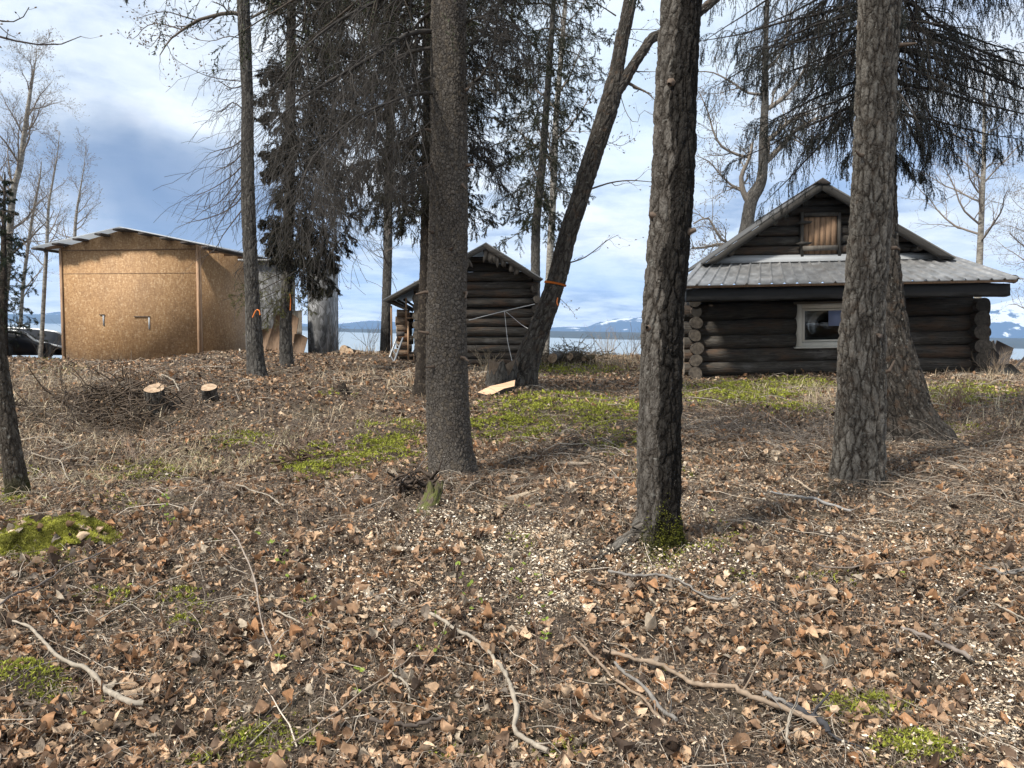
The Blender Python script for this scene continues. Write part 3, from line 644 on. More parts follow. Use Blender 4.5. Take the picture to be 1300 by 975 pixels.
TW = M_['bark_twig']
def asarr(fine, n=24, lo=0.0, hi=1.0):
    a = resample(fine[int(lo*len(fine)):max(2, int(hi*len(fine)))], n, False); return a[None, :, :3], a[None, :, 3]
def px_line(d, pts, r0, r1, n=10, dd=0):
    q = np.array([P(a, b, d+dd*i/(len(pts)-1)) for i, (a, b) in enumerate(pts)]); q = resample(q, n); return q[None], np.linspace(r0, r1, n)[None]
def limbs_crown(parent, lines, spec, seed, col=(.09, .075, .062), mat=TW, name='crown', buds=0, k0=8):
    """hand placed limbs (all with the same point count) + grown twigs in one crown mesh"""
    PP = np.concatenate([l[0] for l in lines]); PR = np.concatenate([l[1] for l in lines])
    rg = np.random.default_rng(seed); b = MB(); V, Q, bc, _ = tubes(PP, PR, k0, seed=3); b.add(V, Q, bc=bc, col=col)
    cur = (PP, PR)
    for j, s in enumerate(spec):
        s = dict(s); k = s.pop('k', 4); s['rg'] = rg; cur = grow(*cur, **s); V, Q, bc, _ = tubes(cur[0], cur[1], k, seed=j); b.add(V, Q, bc=bc, col=col)
        if buds and j == len(spec)-1:
            C = cur[0]; tip = C[:, -1]; dn = unit(C[:, -1]-C[:, -2]); V, Q, bc, _ = tubes(np.stack([tip-dn*buds*.2, tip+dn*buds*.5, tip+dn*buds*1.4], 1), np.array([[.3, .55, .1]])*buds*np.ones((len(tip), 1)), 3); b.add(V, Q, bc=bc, col=(.15, .11, .08))
    b.V = [v-inv(parent) for v in b.V]; b.build(name, mat, parent); return cur
# T2: arching limb on one side, dead drooping twigs lower down
n_ = 10
L2 = [px_line(12, [(311, 20), (292, 16), (272, 20), (250, 26), (232, 38), (218, 48), (209, 60), (203, 70)], .035, .007, n_, -.5),
      px_line(12, [(250, 26), (230, 20), (212, 15), (195, 17), (173, 24)], .012, .003, n_, -.3), px_line(12, [(232, 38), (212, 32), (195, 30), (182, 36), (170, 50), (163, 42)], .012, .003, n_),
      px_line(12, [(218, 48), (205, 44), (190, 60), (178, 50)], .008, .002, n_), px_line(12, [(307, 103), (285, 101), (262, 96), (240, 86), (222, 75)], .009, .003, n_, -.4),
      px_line(12, [(310, 50), (290, 46), (270, 52), (250, 50), (232, 42)], .009, .003, n_, .3), px_line(12, [(308, 5), (292, -12), (270, -30), (240, -40), (225, -20), (222, 8)], .02, .004, n_, .3),
      px_line(12, [(320, 22), (340, 12), (365, 2), (390, -14)], .02, .006, n_)]
limbs_crown(t2, L2, [dict(n=9, t0=.12, t1=1, ang=48, length=.26, rr=.55, wander=.3, N=6, up=.1), dict(n=4, t0=.25, t1=1, ang=48, length=.4, rr=.7, wander=.3, N=5, k=3)], 21, (.13, .11, .095), buds=.02)
L2b = [px_line(12, pts, .012, .0025, n_, rr) for pts, rr in (
      ([(310, 140), (295, 130), (280, 142), (262, 139)], .2), ([(310, 175), (296, 186), (280, 190), (266, 195), (258, 203)], -.3), ([(310, 192), (294, 208), (276, 216), (262, 226)], .1),
      ([(312, 205), (296, 222), (272, 238), (252, 247), (232, 250)], -.4), ([(313, 215), (298, 234), (280, 256), (258, 268), (240, 284)], .3), ([(314, 232), (300, 250), (286, 272), (272, 296), (262, 318)], -.2),
      ([(315, 240), (296, 262), (268, 276), (242, 282), (222, 290)], .4), ([(316, 255), (300, 276), (282, 300), (272, 318), (250, 330)], -.3), ([(310, 108), (294, 112), (280, 104), (270, 96)], .3))]
limbs_crown(t2, L2b, [dict(n=8, t0=.2, t1=1, ang=34, length=.34, rr=.55, wander=.12, N=5, up=-.25), dict(n=3, t0=.3, t1=1, ang=30, length=.4, rr=.7, wander=.14, N=4, k=3, up=-.2)], 22, (.10, .085, .075), name='dead_twig')
# T1: one budding bough reaches back into the view high up
L1 = [px_line(4.6, [(-150, 60), (-60, 34), (0, 47), (25, 53), (52, 57), (78, 56), (98, 53), (103, 46)], .012, .0022, n_), px_line(4.6, [(-80, 38), (-20, 22), (0, 27), (20, 27), (31, 20), (37, 9)], .007, .0022, n_),
      px_line(4.6, [(-60, 30), (-10, 28), (8, 42), (20, 48)], .005, .0018, n_), px_line(5.2, [(-105, 60), (-120, 62), (-140, 62), (-150, 60)], .02, .014, n_)]
limbs_crown(t1, L1, [dict(n=5, t0=.35, t1=.98, ang=45, length=.08, rr=.7, wander=.1, N=5, up=.3)], 23, (.06, .05, .045), buds=.010)
# T3/T5/T11/T10 crowns
def ring(z0, z1, n, l0, l1, rise0, rise1, seed, azs=None, azspan=180, lenpow=1.0):
    r = np.random.default_rng(seed); out = []; az = r.random()*360
    for i in range(n):
        u = i/(n-1); az += 137.5 if azs is None else 0
        a = az if azs is None else azs[i % len(azs)]+r.normal()*14
        out.append((a % 360, z0+(z1-z0)*u+r.normal()*.08, (l0+(l1-l0)*u)*(.8+.4*r.random()), rise0+(rise1-rise0)*u+r.normal()*.08))
    return out
zt = lambda row, d, px=600: float(P(px, row, d)[2])
c3 = ring(zt(335, 13.5, 365), zt(-130, 13.5, 365), 104, .95, 2.1, -.15, .1, 31)
c3 = [(a, z_, L*(.42 if 185 < a < 355 else 1.0), r_) for a, z_, L, r_ in c3 if not (185 < a < 355 and z_ > 3.5 and random.random() < .4)]
spruce_crown(t3, l3, c3, 41, ndl=(.032, .009), per=64, sub=17, sub2=9, subl=.42, hang=-1.0, droop=-.5, col=(.042, .040, .030), deadfrac=.06)
c5 = ring(zt(262, 10.5), zt(-130, 10.5), 96, .9, 1.75, -.2, .0, 32)
spruce_crown(t5, l5, c5, 42, ndl=(.026, .007), per=44, sub=16, sub2=9, subl=.40, hang=-1.0, droop=-.5, deadfrac=.15, col=(.034, .034, .024))
c11 = ring(zt(285, 20, 690), zt(-110, 20, 690), 84, 1.1, 1.75, -.2, .05, 33)
spruce_crown(t11, l11, c11, 43, ndl=(.040, .010), per=44, sub=12, sub2=6, subl=.40, hang=-.7, droop=-.45, deadfrac=.05, col=(.036, .040, .024))
c10 = ring(zt(130, 8.2, 1120), zt(-190, 8.2, 1120), 66, 1.5, 1.8, -.32, -.05, 34)
c10 += [(a, zt(r_, 8.2, 1120), L, rs) for a, r_, L, rs in ((100, 60, 2.0, -.32), (118, 30, 2.0, -.3), (78, 10, 2.1, -.35), (262, 120, 1.0, -.3), (245, 30, 1.7, -.15), (275, 0, 1.9, -.1), (290, 60, 1.2, -.1), (110, 130, 1.2, -.5), (250, 150, .8, -.8), (230, 175, .6, -.9), (130, 185, .55, -.9))]
spruce_crown(t10, l10, c10, 44, ndl=(.019, .005), per=36, sub=17, sub2=9, subl=.36, sub2l=.55, hang=-2.2, droop=-.45, col=(.034, .038, .034), wood=(.045, .04, .037))
# T6: mostly dead drooping boughs low down, green ones above the view
L6 = [px_line(6.2, p_, r_, .003, 12, dd) for p_, r_, dd in (
     ([(552, 40), (520, 42), (490, 62), (450, 85), (410, 108), (375, 130), (345, 158)], .020, -1.2), ([(552, 60), (510, 70), (470, 100), (430, 160), (400, 200), (372, 236)], .016, .5),
     ([(552, 96), (520, 110), (490, 130), (460, 160), (440, 200), (420, 250)], .012, -.8), ([(555, -20), (510, -10), (460, 10), (410, 40), (375, 75), (340, 120)], .018, -.6), ([(552, 150), (530, 170), (505, 185), (470, 220), (450, 262)], .010, .6),
     ([(588, 110), (600, 105), (612, 95), (625, 70), (630, 30), (632, 0)], .013, -.4), ([(588, 60), (606, 50), (620, 30), (628, -10)], .012, .5), ([(590, 30), (610, 22), (640, 40), (670, 80)], .010, -.3),
     ([(556, 10), (530, 30), (500, 80), (480, 120), (440, 180)], .013, 1.2), ([(556, -60), (500, -40), (440, -10), (380, 30), (340, 80)], .018, .9), ([(554, 200), (540, 215), (520, 222), (505, 240)], .007, -.5), ([(590, 150), (605, 170), (622, 200), (640, 240)], .008, .4),
     ([(553, 120), (535, 118), (500, 128), (450, 150), (400, 196), (380, 240)], .012, -1.6))]
limbs_crown(t6, L6, [dict(n=28, t0=.12, t1=1, ang=42, length=.32, rr=.5, wander=.10, N=6, up=-.9, taper=.3), dict(n=9, t0=.15, t1=1, ang=38, length=.40, rr=.6, wander=.14, N=5, up=-.6, k=3, minr=.0013), dict(n=3, t0=.3, t1=1, ang=35, length=.4, rr=.7, wander=.14, N=3, up=-.3, k=3, minr=.0012)], 24, (.055, .050, .046), name='dead_bough')
c6 = ring(zt(-40, 6.2), zt(-40, 6.2)+3.0, 44, 1.9, 1.4, -.05, .1, 35)
spruce_crown(t6, l6, c6, 45, ndl=(.026, .009), per=26, sub=11, sub2=5, subl=.35, hang=-1.0, droop=-.4)
# short broken snags on T6
def snags(parent, fine, spots, L=.09, r=.012, mat=None):
    for px, row, sx in spots:
        b = MB()
        z = float(P(px, row, fine[0, 1])[2]); j = int(np.argmin(np.abs(fine[:, 2]-z))); c = fine[j, :3]; v = unit(np.array([sx, -.6+random.random()*.3, random.uniform(-.1, .3)])); p = c+v*fine[j, 3]*.9
        q = np.array([p, p+v*L*.5, p+unit(v+rng.normal(size=3)*.3)*L*random.uniform(.6, 1.3)])
        V, Q, bc, _ = tubes(q, np.array([r*1.4, r, r*.5]), 7); b.add(V, Q, bc=bc, col=(.12, .09, .07))
        b.V = [v-inv(parent) for v in b.V]; b.build('broken_twig', M_['twig'], parent)
snags(t6, l6, [(545, 172, -1), (545, 215, -1), (546, 372, -1), (544, 425, -1), (548, 300, -.6), (560, 330, .1), (583, 373, .7), (590, 120, 1), (575, 250, .4), (590, 210, 1), (556, 480, -.3), (585, 455, .6)])
snags(t9, l9, [(1130, 318, 1), (1138, 60, 1), (1088, 200, -.8), (1100, 420, .1), (1115, 480, .6)], .12, .014)
snags(t8, l8, [(832, 275, -1), (870, 300, 1), (845, 110, -.3), (835, 420, -.6)], .04, .02)
# T7 side twigs
L7 = [px_line(12, p_, r_, .003, 10, dd) for p_, r_, dd in (
     ([(795, 104), (810, 112), (822, 118), (834, 130)], .028, -.1), ([(800, 90), (815, 91), (835, 91)], .012, 0), ([(786, 40), (804, 37), (825, 38), (840, 36)], .008, .2), ([(792, 48), (806, 50), (816, 54), (828, 60)], .006, .2),
     ([(788, 122), (796, 145), (808, 157), (815, 140), (828, 146), (834, 147)], .006, -.2), ([(750, 240), (775, 232), (800, 229), (828, 231), (850, 232)], .014, .3), ([(765, 185), (780, 180), (790, 172)], .005, 0), ([(772, 180), (788, 185), (805, 176)], .005, .2),
     ([(718, 335), (740, 328), (755, 318), (770, 306), (785, 298)], .012, .3), ([(712, 380), (722, 390), (730, 400)], .004, -.2), ([(836, 46), (845, 30), (850, 18), (858, -5)], .015, .2), ([(782, 20), (770, 12), (760, 5), (745, -10)], .012, -.2), ([(795, 15), (812, -5), (830, -30)], .02, .1))]
limbs_crown(t7, L7, [dict(n=5, t0=.25, t1=1, ang=45, length=.3, rr=.6, wander=.3, N=6, up=.2), dict(n=2, t0=.4, t1=1, ang=45, length=.4, rr=.7, wander=.25, N=4, k=3)], 25, (.12, .10, .085), buds=.018)
# limbs of T8/T9/T1 above the view so that they are whole trees
def topcrown(parent, fine, lo, n, L, seed, col=(.1, .085, .07)):
    PP, PR = asarr(fine, 24, lo)
    bare_crown('crown', parent, PP, PR, [dict(n=n, t0=.05, t1=1, ang=45, length=lambda t, PL: L*(1.1-.6*t), rr=.45, wander=.12, N=8, up=.35, k=6), dict(n=7, t0=.2, t1=1, ang=42, length=.4, rr=.55, wander=.16, N=6, up=.2), dict(n=5, t0=.2, t1=1, ang=42, length=.4, rr=.6, wander=.16, N=4, k=3)], TW, col, seed)
topcrown(t8, l8, .62, 10, 2.0, 51); topcrown(t9, l9, .62, 10, 1.8, 52); topcrown(t2, l2, .72, 8, 1.6, 53); topcrown(t7, l7, .75, 7, 1.6, 54)

# far deciduous trees
def birch_tree(label, d, pts, seed, group='bare trees on the bank', n=16, L=1.3, ang=38, lo=.3, barkm='bark_birch', extra=((.6, .5),), twig=(.22, .19, .165), n2=7, n3=5, buds=.03, minr=.003, n4=0):
    t, f = tree('bare_tree', label, d, pts, M_[barkm], 14, .12, extra=extra, group=group, lump=.03, seed=seed)
    PP, PR = asarr(f, 24, lo)
    sp = [dict(n=n, t0=.03, t1=.97, ang=ang, length=lambda t_, PL: L*(1.15-.75*t_), rr=.42, wander=.13, N=8, up=.35, k=5, minr=minr), dict(n=n2, t0=.15, t1=1, ang=40, length=.42, rr=.6, wander=.18, N=6, up=.25, k=3, minr=minr*.8), dict(n=n3, t0=.2, t1=1, ang=42, length=.42, rr=.7, wander=.2, N=5, up=.2, k=3, minr=minr*.65)]
    if n4: sp.append(dict(n=n4, t0=.2, t1=1, ang=42, length=.45, rr=.8, wander=.2, N=4, up=.2, k=3, minr=minr*.6))
    bare_crown('crown', t, PP, PR, sp, TW, twig, seed+60, buds=buds); return t, f
birch_tree('pale birch with a full bare crown, tallest of the bare trees beyond the shed', 22, [(3, 445, 10), (4, 400, 9.5), (10, 330, 9), (16, 250, 8), (25, 212, 7), (31, 170, 6), (38, 120, 4), (42, 95, 2.5), (45, 78, 1.2)], 71, n=22, L=1.7, lo=.32, n4=3)
birch_tree('slim dark-stemmed bare tree rising at the shed roof edge', 21, [(50, 450, 6), (53, 430, 5.5), (56, 370, 5), (60, 300, 4), (62, 260, 3), (68, 225, 2), (73, 195, 1.2)], 72, n=16, L=1.0, lo=.42)
birch_tree('thin pale birch between the dark spruce and the slim bare tree', 24, [(22, 445, 5), (28, 380, 4.5), (36, 310, 4), (44, 260, 3), (50, 230, 2)], 73, n=14, L=1.1, lo=.35)
birch_tree('bare sapling top showing above the shed roof', 24, [(92, 450, 5), (93, 400, 5), (95, 300, 4), (98, 265, 3), (102, 240, 2), (107, 209, 1)], 74, n=14, L=1.0, lo=.52)
birch_tree('many-twigged pale tree behind the dark hanging spruce boughs', 27, [(690, 455, 10), (697, 350, 9.5), (702, 250, 9), (706, 150, 8), (710, 100, 7), (714, 50, 6), (718, 0, 5), (722, -60, 3)], 75, n=16, L=2.6, ang=42, lo=.42, n4=3, minr=.004)
birch_tree('pale slender birch standing beyond the cabin roof end', 22, [(1238, 452, 10), (1241, 380, 9), (1244, 320, 8), (1247, 250, 6.5), (1249, 200, 5), (1249, 165, 4), (1250, 110, 2.5)], 76, n=20, L=1.9, ang=50, lo=.40, n4=2)
birch_tree('low pale shrubby tree at the far end of the cabin', 20, [(1345, 470, 8), (1342, 400, 7), (1335, 330, 5), (1325, 270, 3)], 77, n=20, L=1.7, ang=50, lo=.1, n4=2)
birch_tree('young bare tree beside the leaning black boards', 23, [(-40, 450, 6), (-45, 380, 5), (-50, 300, 4), (-52, 220, 2)], 78, n=16, L=1.4, lo=.3)
# T12: gnarled tree behind the cabin
t12, l12 = tree('bare_tree', 'gnarled twisting bare tree rising behind the cabin gable', 25, [(944, 452, 22), (945, 380, 20), (944, 310, 17.5), (948, 285, 17), (954, 256, 16), (964, 236, 14), (968, 215, 12), (969, 190, 11), (970, 160, 10), (971, 120, 9), (972, 60, 7), (974, 0, 5)], M_['bark_grey'], 28, .05, extra=((1, .6),), lump=.07, seed=81)
L12 = [px_line(25, p_, r_, r2, 10, dd) for p_, r_, r2, dd in (
     ([(952, 258), (944, 245), (941, 225), (946, 212), (952, 200), (956, 180)], .11, .03, -.3), ([(966, 210), (980, 198), (995, 182), (1010, 166), (1022, 158), (1040, 148)], .11, .03, .3), ([(969, 182), (985, 170), (1005, 152), (1030, 143)], .09, .03, -.3),
     ([(971, 140), (990, 128), (1010, 108), (1022, 85), (1035, 60)], .08, .02, .3), ([(952, 200), (935, 196), (915, 185), (905, 165), (898, 140), (888, 118)], .05, .015, .2), ([(971, 120), (950, 118), (930, 105), (905, 92), (885, 91)], .05, .015, .2),
     ([(944, 240), (930, 236), (915, 222), (900, 205), (884, 198)], .045, .012, -.2), ([(948, 330), (930, 312), (916, 304), (906, 288), (898, 276), (880, 284)], .06, .02, 0), ([(930, 312), (912, 310), (895, 314), (878, 315)], .06, .03, .1),
     ([(972, 90), (990, 70), (1000, 40), (1005, 10)], .05, .02, 0))]
limbs_crown(t12, L12, [dict(n=9, t0=.12, t1=1, ang=48, length=.42, rr=.5, wander=.22, N=7, up=.15, minr=.006), dict(n=5, t0=.2, t1=1, ang=45, length=.45, rr=.6, wander=.24, N=5, up=.15, k=3, minr=.005), dict(n=4, t0=.25, t1=1, ang=45, length=.45, rr=.7, wander=.24, N=4, k=3, minr=.004)], 26, (.20, .175, .15), buds=.03)
# T4 twigs
bare_crown('crown', t4, *asarr(l4, 24, .12), [dict(n=12, t0=.05, t1=1, ang=65, length=lambda t, PL: 1.5, rr=.25, wander=.15, N=8, up=.1, k=4, minr=.005), dict(n=6, t0=.2, t1=1, ang=45, length=.4, rr=.6, wander=.22, N=5, k=3, minr=.004), dict(n=3, t0=.2, t1=1, ang=45, length=.4, rr=.7, wander=.2, N=4, k=3, minr=.003)], TW, (.12, .1, .09), 27)
# far spruces at the edge
for (px, r0, top, d, lab, sd, L) in ((4, 425, 228, 21, 'dark full spruce standing behind the black boat', 61, 1.0), (-70, 430, 150, 24, 'tall dark spruce beyond the frame edge, by the black boat', 62, 1.5)):
    hgt = r0-top
    tt, lf = tree('spruce_tree', lab, d, [(px, r0+20, 11), (px, r0-hgt*.3, 9), (px+1, r0-hgt*.7, 5), (px+2, top, 2)], M_['bark_scaly_dark'], 16, .1, extra=((.2, .5),), lump=.02, seed=sd)
    spruce_crown(tt, lf, ring(zt(r0-6, d, px), zt(top+4, d, px), 44, L, .2, -.35, .1, sd), sd+30, ndl=(.05, .012), per=24, sub=9, sub2=4, subl=.42, hang=-.5, droop=-.3, col=(.035, .045, .028))
# low green bough of T3 reaching to T2
cg = [(262, zt(345, 13.5, 365), .95, -.25), (255, zt(365, 13.5, 365), .95, -.35), (240, zt(385, 13.5, 365), .8, -.5), (275, zt(372, 13.5, 365), .7, -.7), (230, zt(352, 13.5, 365), .8, -.4), (180, zt(380, 13.5, 365), .5, -.6), (100, zt(370, 13.5, 365), .6, -.4), (140, zt(350, 13.5, 365), .7, -.4), (80, zt(345, 13.5, 365), .8, -.3)]
spruce_crown(t3, l3, cg, 46, ndl=(.026, .0055), per=26, sub=10, sub2=6, subl=.42, hang=-.5, droop=-.35, col=(.11, .11, .04))
# ------------------------------------------------------------------ buildings
class Frame:
    """local u (along the wall), w (into the depth), v (up); turned and tilted as the building stands"""
    def __init__(s, o, yaw, tilt):
        s.o = np.array(o, float); cy, sy = math.cos(math.radians(yaw)), math.sin(math.radians(yaw)); ct, st = math.cos(math.radians(tilt)), math.sin(math.radians(tilt))
        u0 = np.array([cy, sy, 0]); w0 = np.array([-sy, cy, 0]); z0 = np.array([0, 0, 1.0])
        s.u = u0*ct+z0*st; s.v = -u0*st+z0*ct; s.w = w0; s.B = np.stack([s.u, s.w, s.v])
    def uv(s, px, row, w=0.0):
        d = ray(px, row); o = s.o+s.w*w; t = ((o-CAM)@s.w)/(d@s.w); q = CAM+d*t-s.o; return float(q@s.u), float(q@s.v)
    def __call__(s, A): return np.asarray(A, float)@s.B        # (u, w, v) -> offset from the origin (the parent's place)
def M4(fr):
    return Matrix(((fr.u[0], fr.w[0], fr.v[0]), (fr.u[1], fr.w[1], fr.v[1]), (fr.u[2], fr.w[2], fr.v[2])))
def log_piece(b, p0, p1, r, fr=None, k=18, n=14, seed=0, tint=(.5, .5, .5), taper=.92, endtint=None, wob=.02, round_end=True):
    """a round log between two points (in frame coords when fr given), with sawn ends (material 1)"""
    rg = np.random.default_rng(seed); p0 = np.array(p0, float); p1 = np.array(p1, float)
    if fr is not None: p0, p1 = fr(p0), fr(p1)
    u = np.linspace(0, 1, n)[:, None]; C = p0*(1-u)+p1*u; R = r*(1-(1-taper)*u[:, 0]); L = np.linalg.norm(p1-p0)
    t, n1, n2 = frames(C[None]); n1, n2 = n1[0], n2[0]; a = np.arange(k)*2*np.pi/k
    x = u*L; C = C+n1*wob*fbm(x*.7+seed, x*0, seed, 2)+n2*wob*fbm(x*.7, x*0+seed, seed+1, 2)
    m = 1+.07*np.sin(2*a+rg.random()*6)[None]+.16*fbm(np.cos(a)[None]*1.3+x*2+seed, np.sin(a)[None]*1.3+x*.8, seed, 3)
    RR = R[:, None]*m; V = C[:, None]+RR[..., None]*(n1[:, None]*np.cos(a)[None, :, None]+n2[:, None]*np.sin(a)[None, :, None])
    off = rg.random()*40; bc = np.stack([RR*np.cos(a), RR*np.sin(a), np.broadcast_to(x+off, RR.shape)], -1)
    i = np.arange(n-1)[:, None]*k; q = np.arange(k)[None]; q2 = (q+1) % k; Q = np.stack([i+q, i+q2, i+k+q2, i+k+q], -1).reshape(-1, 4)
    b.add(V.reshape(-1, 3), Q, bc=bc.reshape(-1, 3), col=tint)
    for e, s in ((0, -1), (n-1, 1)):
        ring = V[e]; c = ring.mean(0)+(C[-1]-C[0])/L*s*.004; VV = np.vstack([ring, c]); bb = np.vstack([np.stack([RR[e]*np.cos(a), RR[e]*np.sin(a), a*0+off+seed], -1), [[0, 0, off+seed]]])
        b.add(VV, T=np.stack([np.arange(k), (np.arange(k)+1) % k, np.full(k, k)], -1), bc=bb, col=endtint or tint, m=1)
LOGM = None
def log_obj(name, parent, *a, **k):
    b = MB(); log_piece(b, *a, **k); return b.build(name, [M_['log'], M_['log_end']], parent, True)
def bx(name, parent, fr, lo, hi, mat, tint=(.5, .5, .5)):
    return MB().box(lo, hi, M=fr, col=tint).build(name, M_[mat], parent)
G = lambda g: (g, g, g)
def sheet(b, c00, c10, c01, c11, n, m, fr, ribs=0, h=.02, th=.012, bcs=1.0):
    """corrugated bilinear roof sheet; corners (u, w, v): c00-c10 along the eave, c01-c11 along the top"""
    s, t = np.meshgrid(np.linspace(0, 1, n), np.linspace(0, 1, m), indexing='ij'); c00, c10, c01, c11 = [np.array(x, float) for x in (c00, c10, c01, c11)]
    A = (c00*(1-s[..., None])+c10*s[..., None])*(1-t[..., None])+(c01*(1-s[..., None])+c11*s[..., None])*t[..., None]
    nrm = np.cross(c10-c00, c01-c00); nrm /= np.linalg.norm(nrm); nrm = nrm if nrm[2] > 0 else -nrm
    if ribs:
        ph = (s*ribs) % 1.0; prof = np.clip(1-np.abs(ph-.5)/.13, 0, 1)**.7; A = A+nrm*(prof*h)[..., None]
    V = np.concatenate([A.reshape(-1, 3), (A-nrm*th).reshape(-1, 3)]); N = n*m
    bc = np.stack([s*np.linalg.norm(c10-c00), t*np.linalg.norm(c01-c00)*3, s*0], -1).reshape(-1, 3)*bcs
    i = (np.arange(n-1)[:, None]*m+np.arange(m-1)[None]); Q = np.stack([i, i+m, i+m+1, i+1], -1).reshape(-1, 4); Qb = Q[:, ::-1]+N
    e = []
    for a_ in (0, m-1): j = np.arange(n-1)*m+a_; e.append(np.stack([j, j+m, j+m+N, j+N], -1))
    for a_ in (0, n-1): j = a_*m+np.arange(m-1); e.append(np.stack([j, j+1, j+1+N, j+N], -1))
    b.add(fr(V), np.concatenate([Q, Qb]+e), bc=np.concatenate([bc, bc]), col=(.5, .5, .5))

# ---- the log cabin
fc = Frame(P(1060, 470, 16.0), -5.0, 2.4)
cabin = empty('log_cabin', 'weathered log cabin with a grey metal porch roof and a boarded gable hatch', 'cabin', tuple(fc.o))
U0, _ = fc.uv(882, 440); U1, _ = fc.uv(1239, 440); UL, _ = fc.uv(868, 440); UR, _ = fc.uv(1253, 440); DEP = 5.0
rowv = lambda row, px=960, w=0: fc.uv(px, row, w)[1]
wall = MB(); wall.box((U0+.05, .06, -1.0), (U1-.05, .16, rowv(366)), M=fc, col=G(.06)); wall.box((U0+.02, .1, -1.0), (U0+.12, DEP, rowv(366)), M=fc, col=G(.06)); wall.box((U1-.12, .1, -1.0), (U1-.02, DEP, rowv(366)), M=fc, col=G(.06)); wall.box((U0, DEP-.15, -1), (U1, DEP-.05, rowv(366)), M=fc, col=G(.06))
wall = wall.build('wall', M_['plank_grey_x'], cabin)
wu0, wv1 = fc.uv(1011.5, 386.5, -.1); wu1, wv0 = fc.uv(1086, 439, -.1)
for i, (row, r, tint) in enumerate([(372, .15, .16), (395, .165, .22), (416, .155, .36), (433.5, .135, .46), (450.5, .135, .5), (467, .135, .60), (483, .12, .4)]):  # log tints darken toward the eave, porch shade put into the colour
    v = rowv(row); segs = [(UL, UR)]
    if v+r*.6 > wv0 and v-r*.6 < wv1: segs = [(UL, wu0+.01), (wu1-.01, UR)]
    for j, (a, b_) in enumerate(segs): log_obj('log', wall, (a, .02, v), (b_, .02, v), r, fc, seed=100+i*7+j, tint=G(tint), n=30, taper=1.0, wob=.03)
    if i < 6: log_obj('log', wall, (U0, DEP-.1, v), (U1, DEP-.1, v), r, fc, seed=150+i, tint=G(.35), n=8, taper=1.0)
for side, px, rows in ((U0, 883, [(383, .11), (396, .115), (410.6, .125), (426.3, .122), (442, .128), (458, .12), (474.5, .135)]), (U1, 1239, [(387, .14), (405, .15), (421.5, .155), (440, .165), (457, .155), (473, .15)])):
    for i, (row, r) in enumerate(rows):
        uu, v = fc.uv(px-.0+random.uniform(-1.5, 1.5)+(0 if px < 1000 else 0), row, -.25); g = (.07, .04, .13, .17, .18, .22, .26)[i] if px < 1000 else (.05, .10, .14, .2, .2, .18)[i]  # end tints carry the same painted porch shade
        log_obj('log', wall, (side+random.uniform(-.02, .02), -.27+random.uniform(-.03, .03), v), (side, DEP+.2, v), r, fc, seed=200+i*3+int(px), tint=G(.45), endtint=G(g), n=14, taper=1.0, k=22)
# window
win = bx('window', cabin, fc, (wu0+.09, -.12, wv0+.09), (wu1-.09, -.115, wv1-.09), 'pane')
fb = MB()
for lo, hi in (((wu0, -.16, wv0), (wu0+.09, .1, wv1)), ((wu1-.09, -.16, wv0), (wu1, .1, wv1)), ((wu0+.09, -.16, wv1-.09), (wu1-.09, .1, wv1)), ((wu0+.09, -.16, wv0), (wu1-.09, .1, wv0+.09)),
               ((wu0+.1, -.14, wv0+.1), (wu0+.15, -.08, wv1-.1)), ((wu0+.15, -.14, wv0+.1), (wu1-.1, -.08, wv0+.14)), ((wu0+.15, -.14, wv1-.14), (wu1-.1, -.08, wv1-.1))): fb.box(lo, hi, M=fc)
fb.build('frame', M_['window_white'], win)
bx('sill', win, fc, (wu0-.04, -.19, wv0-.035), (wu1+.04, .02, wv0-.002), 'window_white')
bx('head_board', win, fc, (wu0-.06, -.18, wv1+.002), (wu1+.05, -.02, wv1+.05), 'plank_grey_x')
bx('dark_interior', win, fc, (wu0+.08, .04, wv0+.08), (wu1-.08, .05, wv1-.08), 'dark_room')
pu0, pv1 = fc.uv(1052, 394, -.13); pu1, pv0 = fc.uv(1069, 413.5, -.13); bx('painted_window_light', win, fc, (pu0, -.124, pv0), (pu1, -.1225, pv1), 'painted_window_light')  # blue patch painted for daylight showing in the pane
# porch roof
E0, E1, T0, T1 = -1.5, -1.5, -.02, -.02
q = lambda px, row, w: (lambda a: (a[0], w, a[1]))(fc.uv(px, row, w))
s_ = MB(); sheet(s_, q(861, 362.5, E0), q(1301, 354, E1), q(888, 333.5, T0), q(1216, 326, T1), 600, 8, fc, ribs=27, h=.035)
porch = s_.build('porch_roof', M_['roof_metal'], cabin)
nv0 = q(861, 362.5, E0)[2]; nv1 = q(1301, 354, E1)[2]; ue0 = q(861, 362.5, E0)[0]; ue1 = q(1301, 354, E1)[0]
fb = MB().prism([(ue0+.02, nv0-.003), (ue1-.12, nv1-.003), (ue1-.12, nv1-.05), (ue0+.02, nv0-.05)], E0+.03, E0+.08, M=fc).build('fascia', M_['plank_brown'], porch)
b0 = fc.uv(872, 366.5, E0+.1); b1_ = fc.uv(872, 383, E0+.1); b2_ = fc.uv(1284, 359.5, E0+.1); b3_ = fc.uv(1284, 375, E0+.1)
bp = np.array([[b0[0], b0[1]], [b2_[0], b2_[1]], [b3_[0]-.08, b3_[1]+.05], [b3_[0]-.1, b3_[1]], [b1_[0], b1_[1]]])
bm = MB(); n = 60; us = np.linspace(b0[0], b2_[0], n); rows_ = []
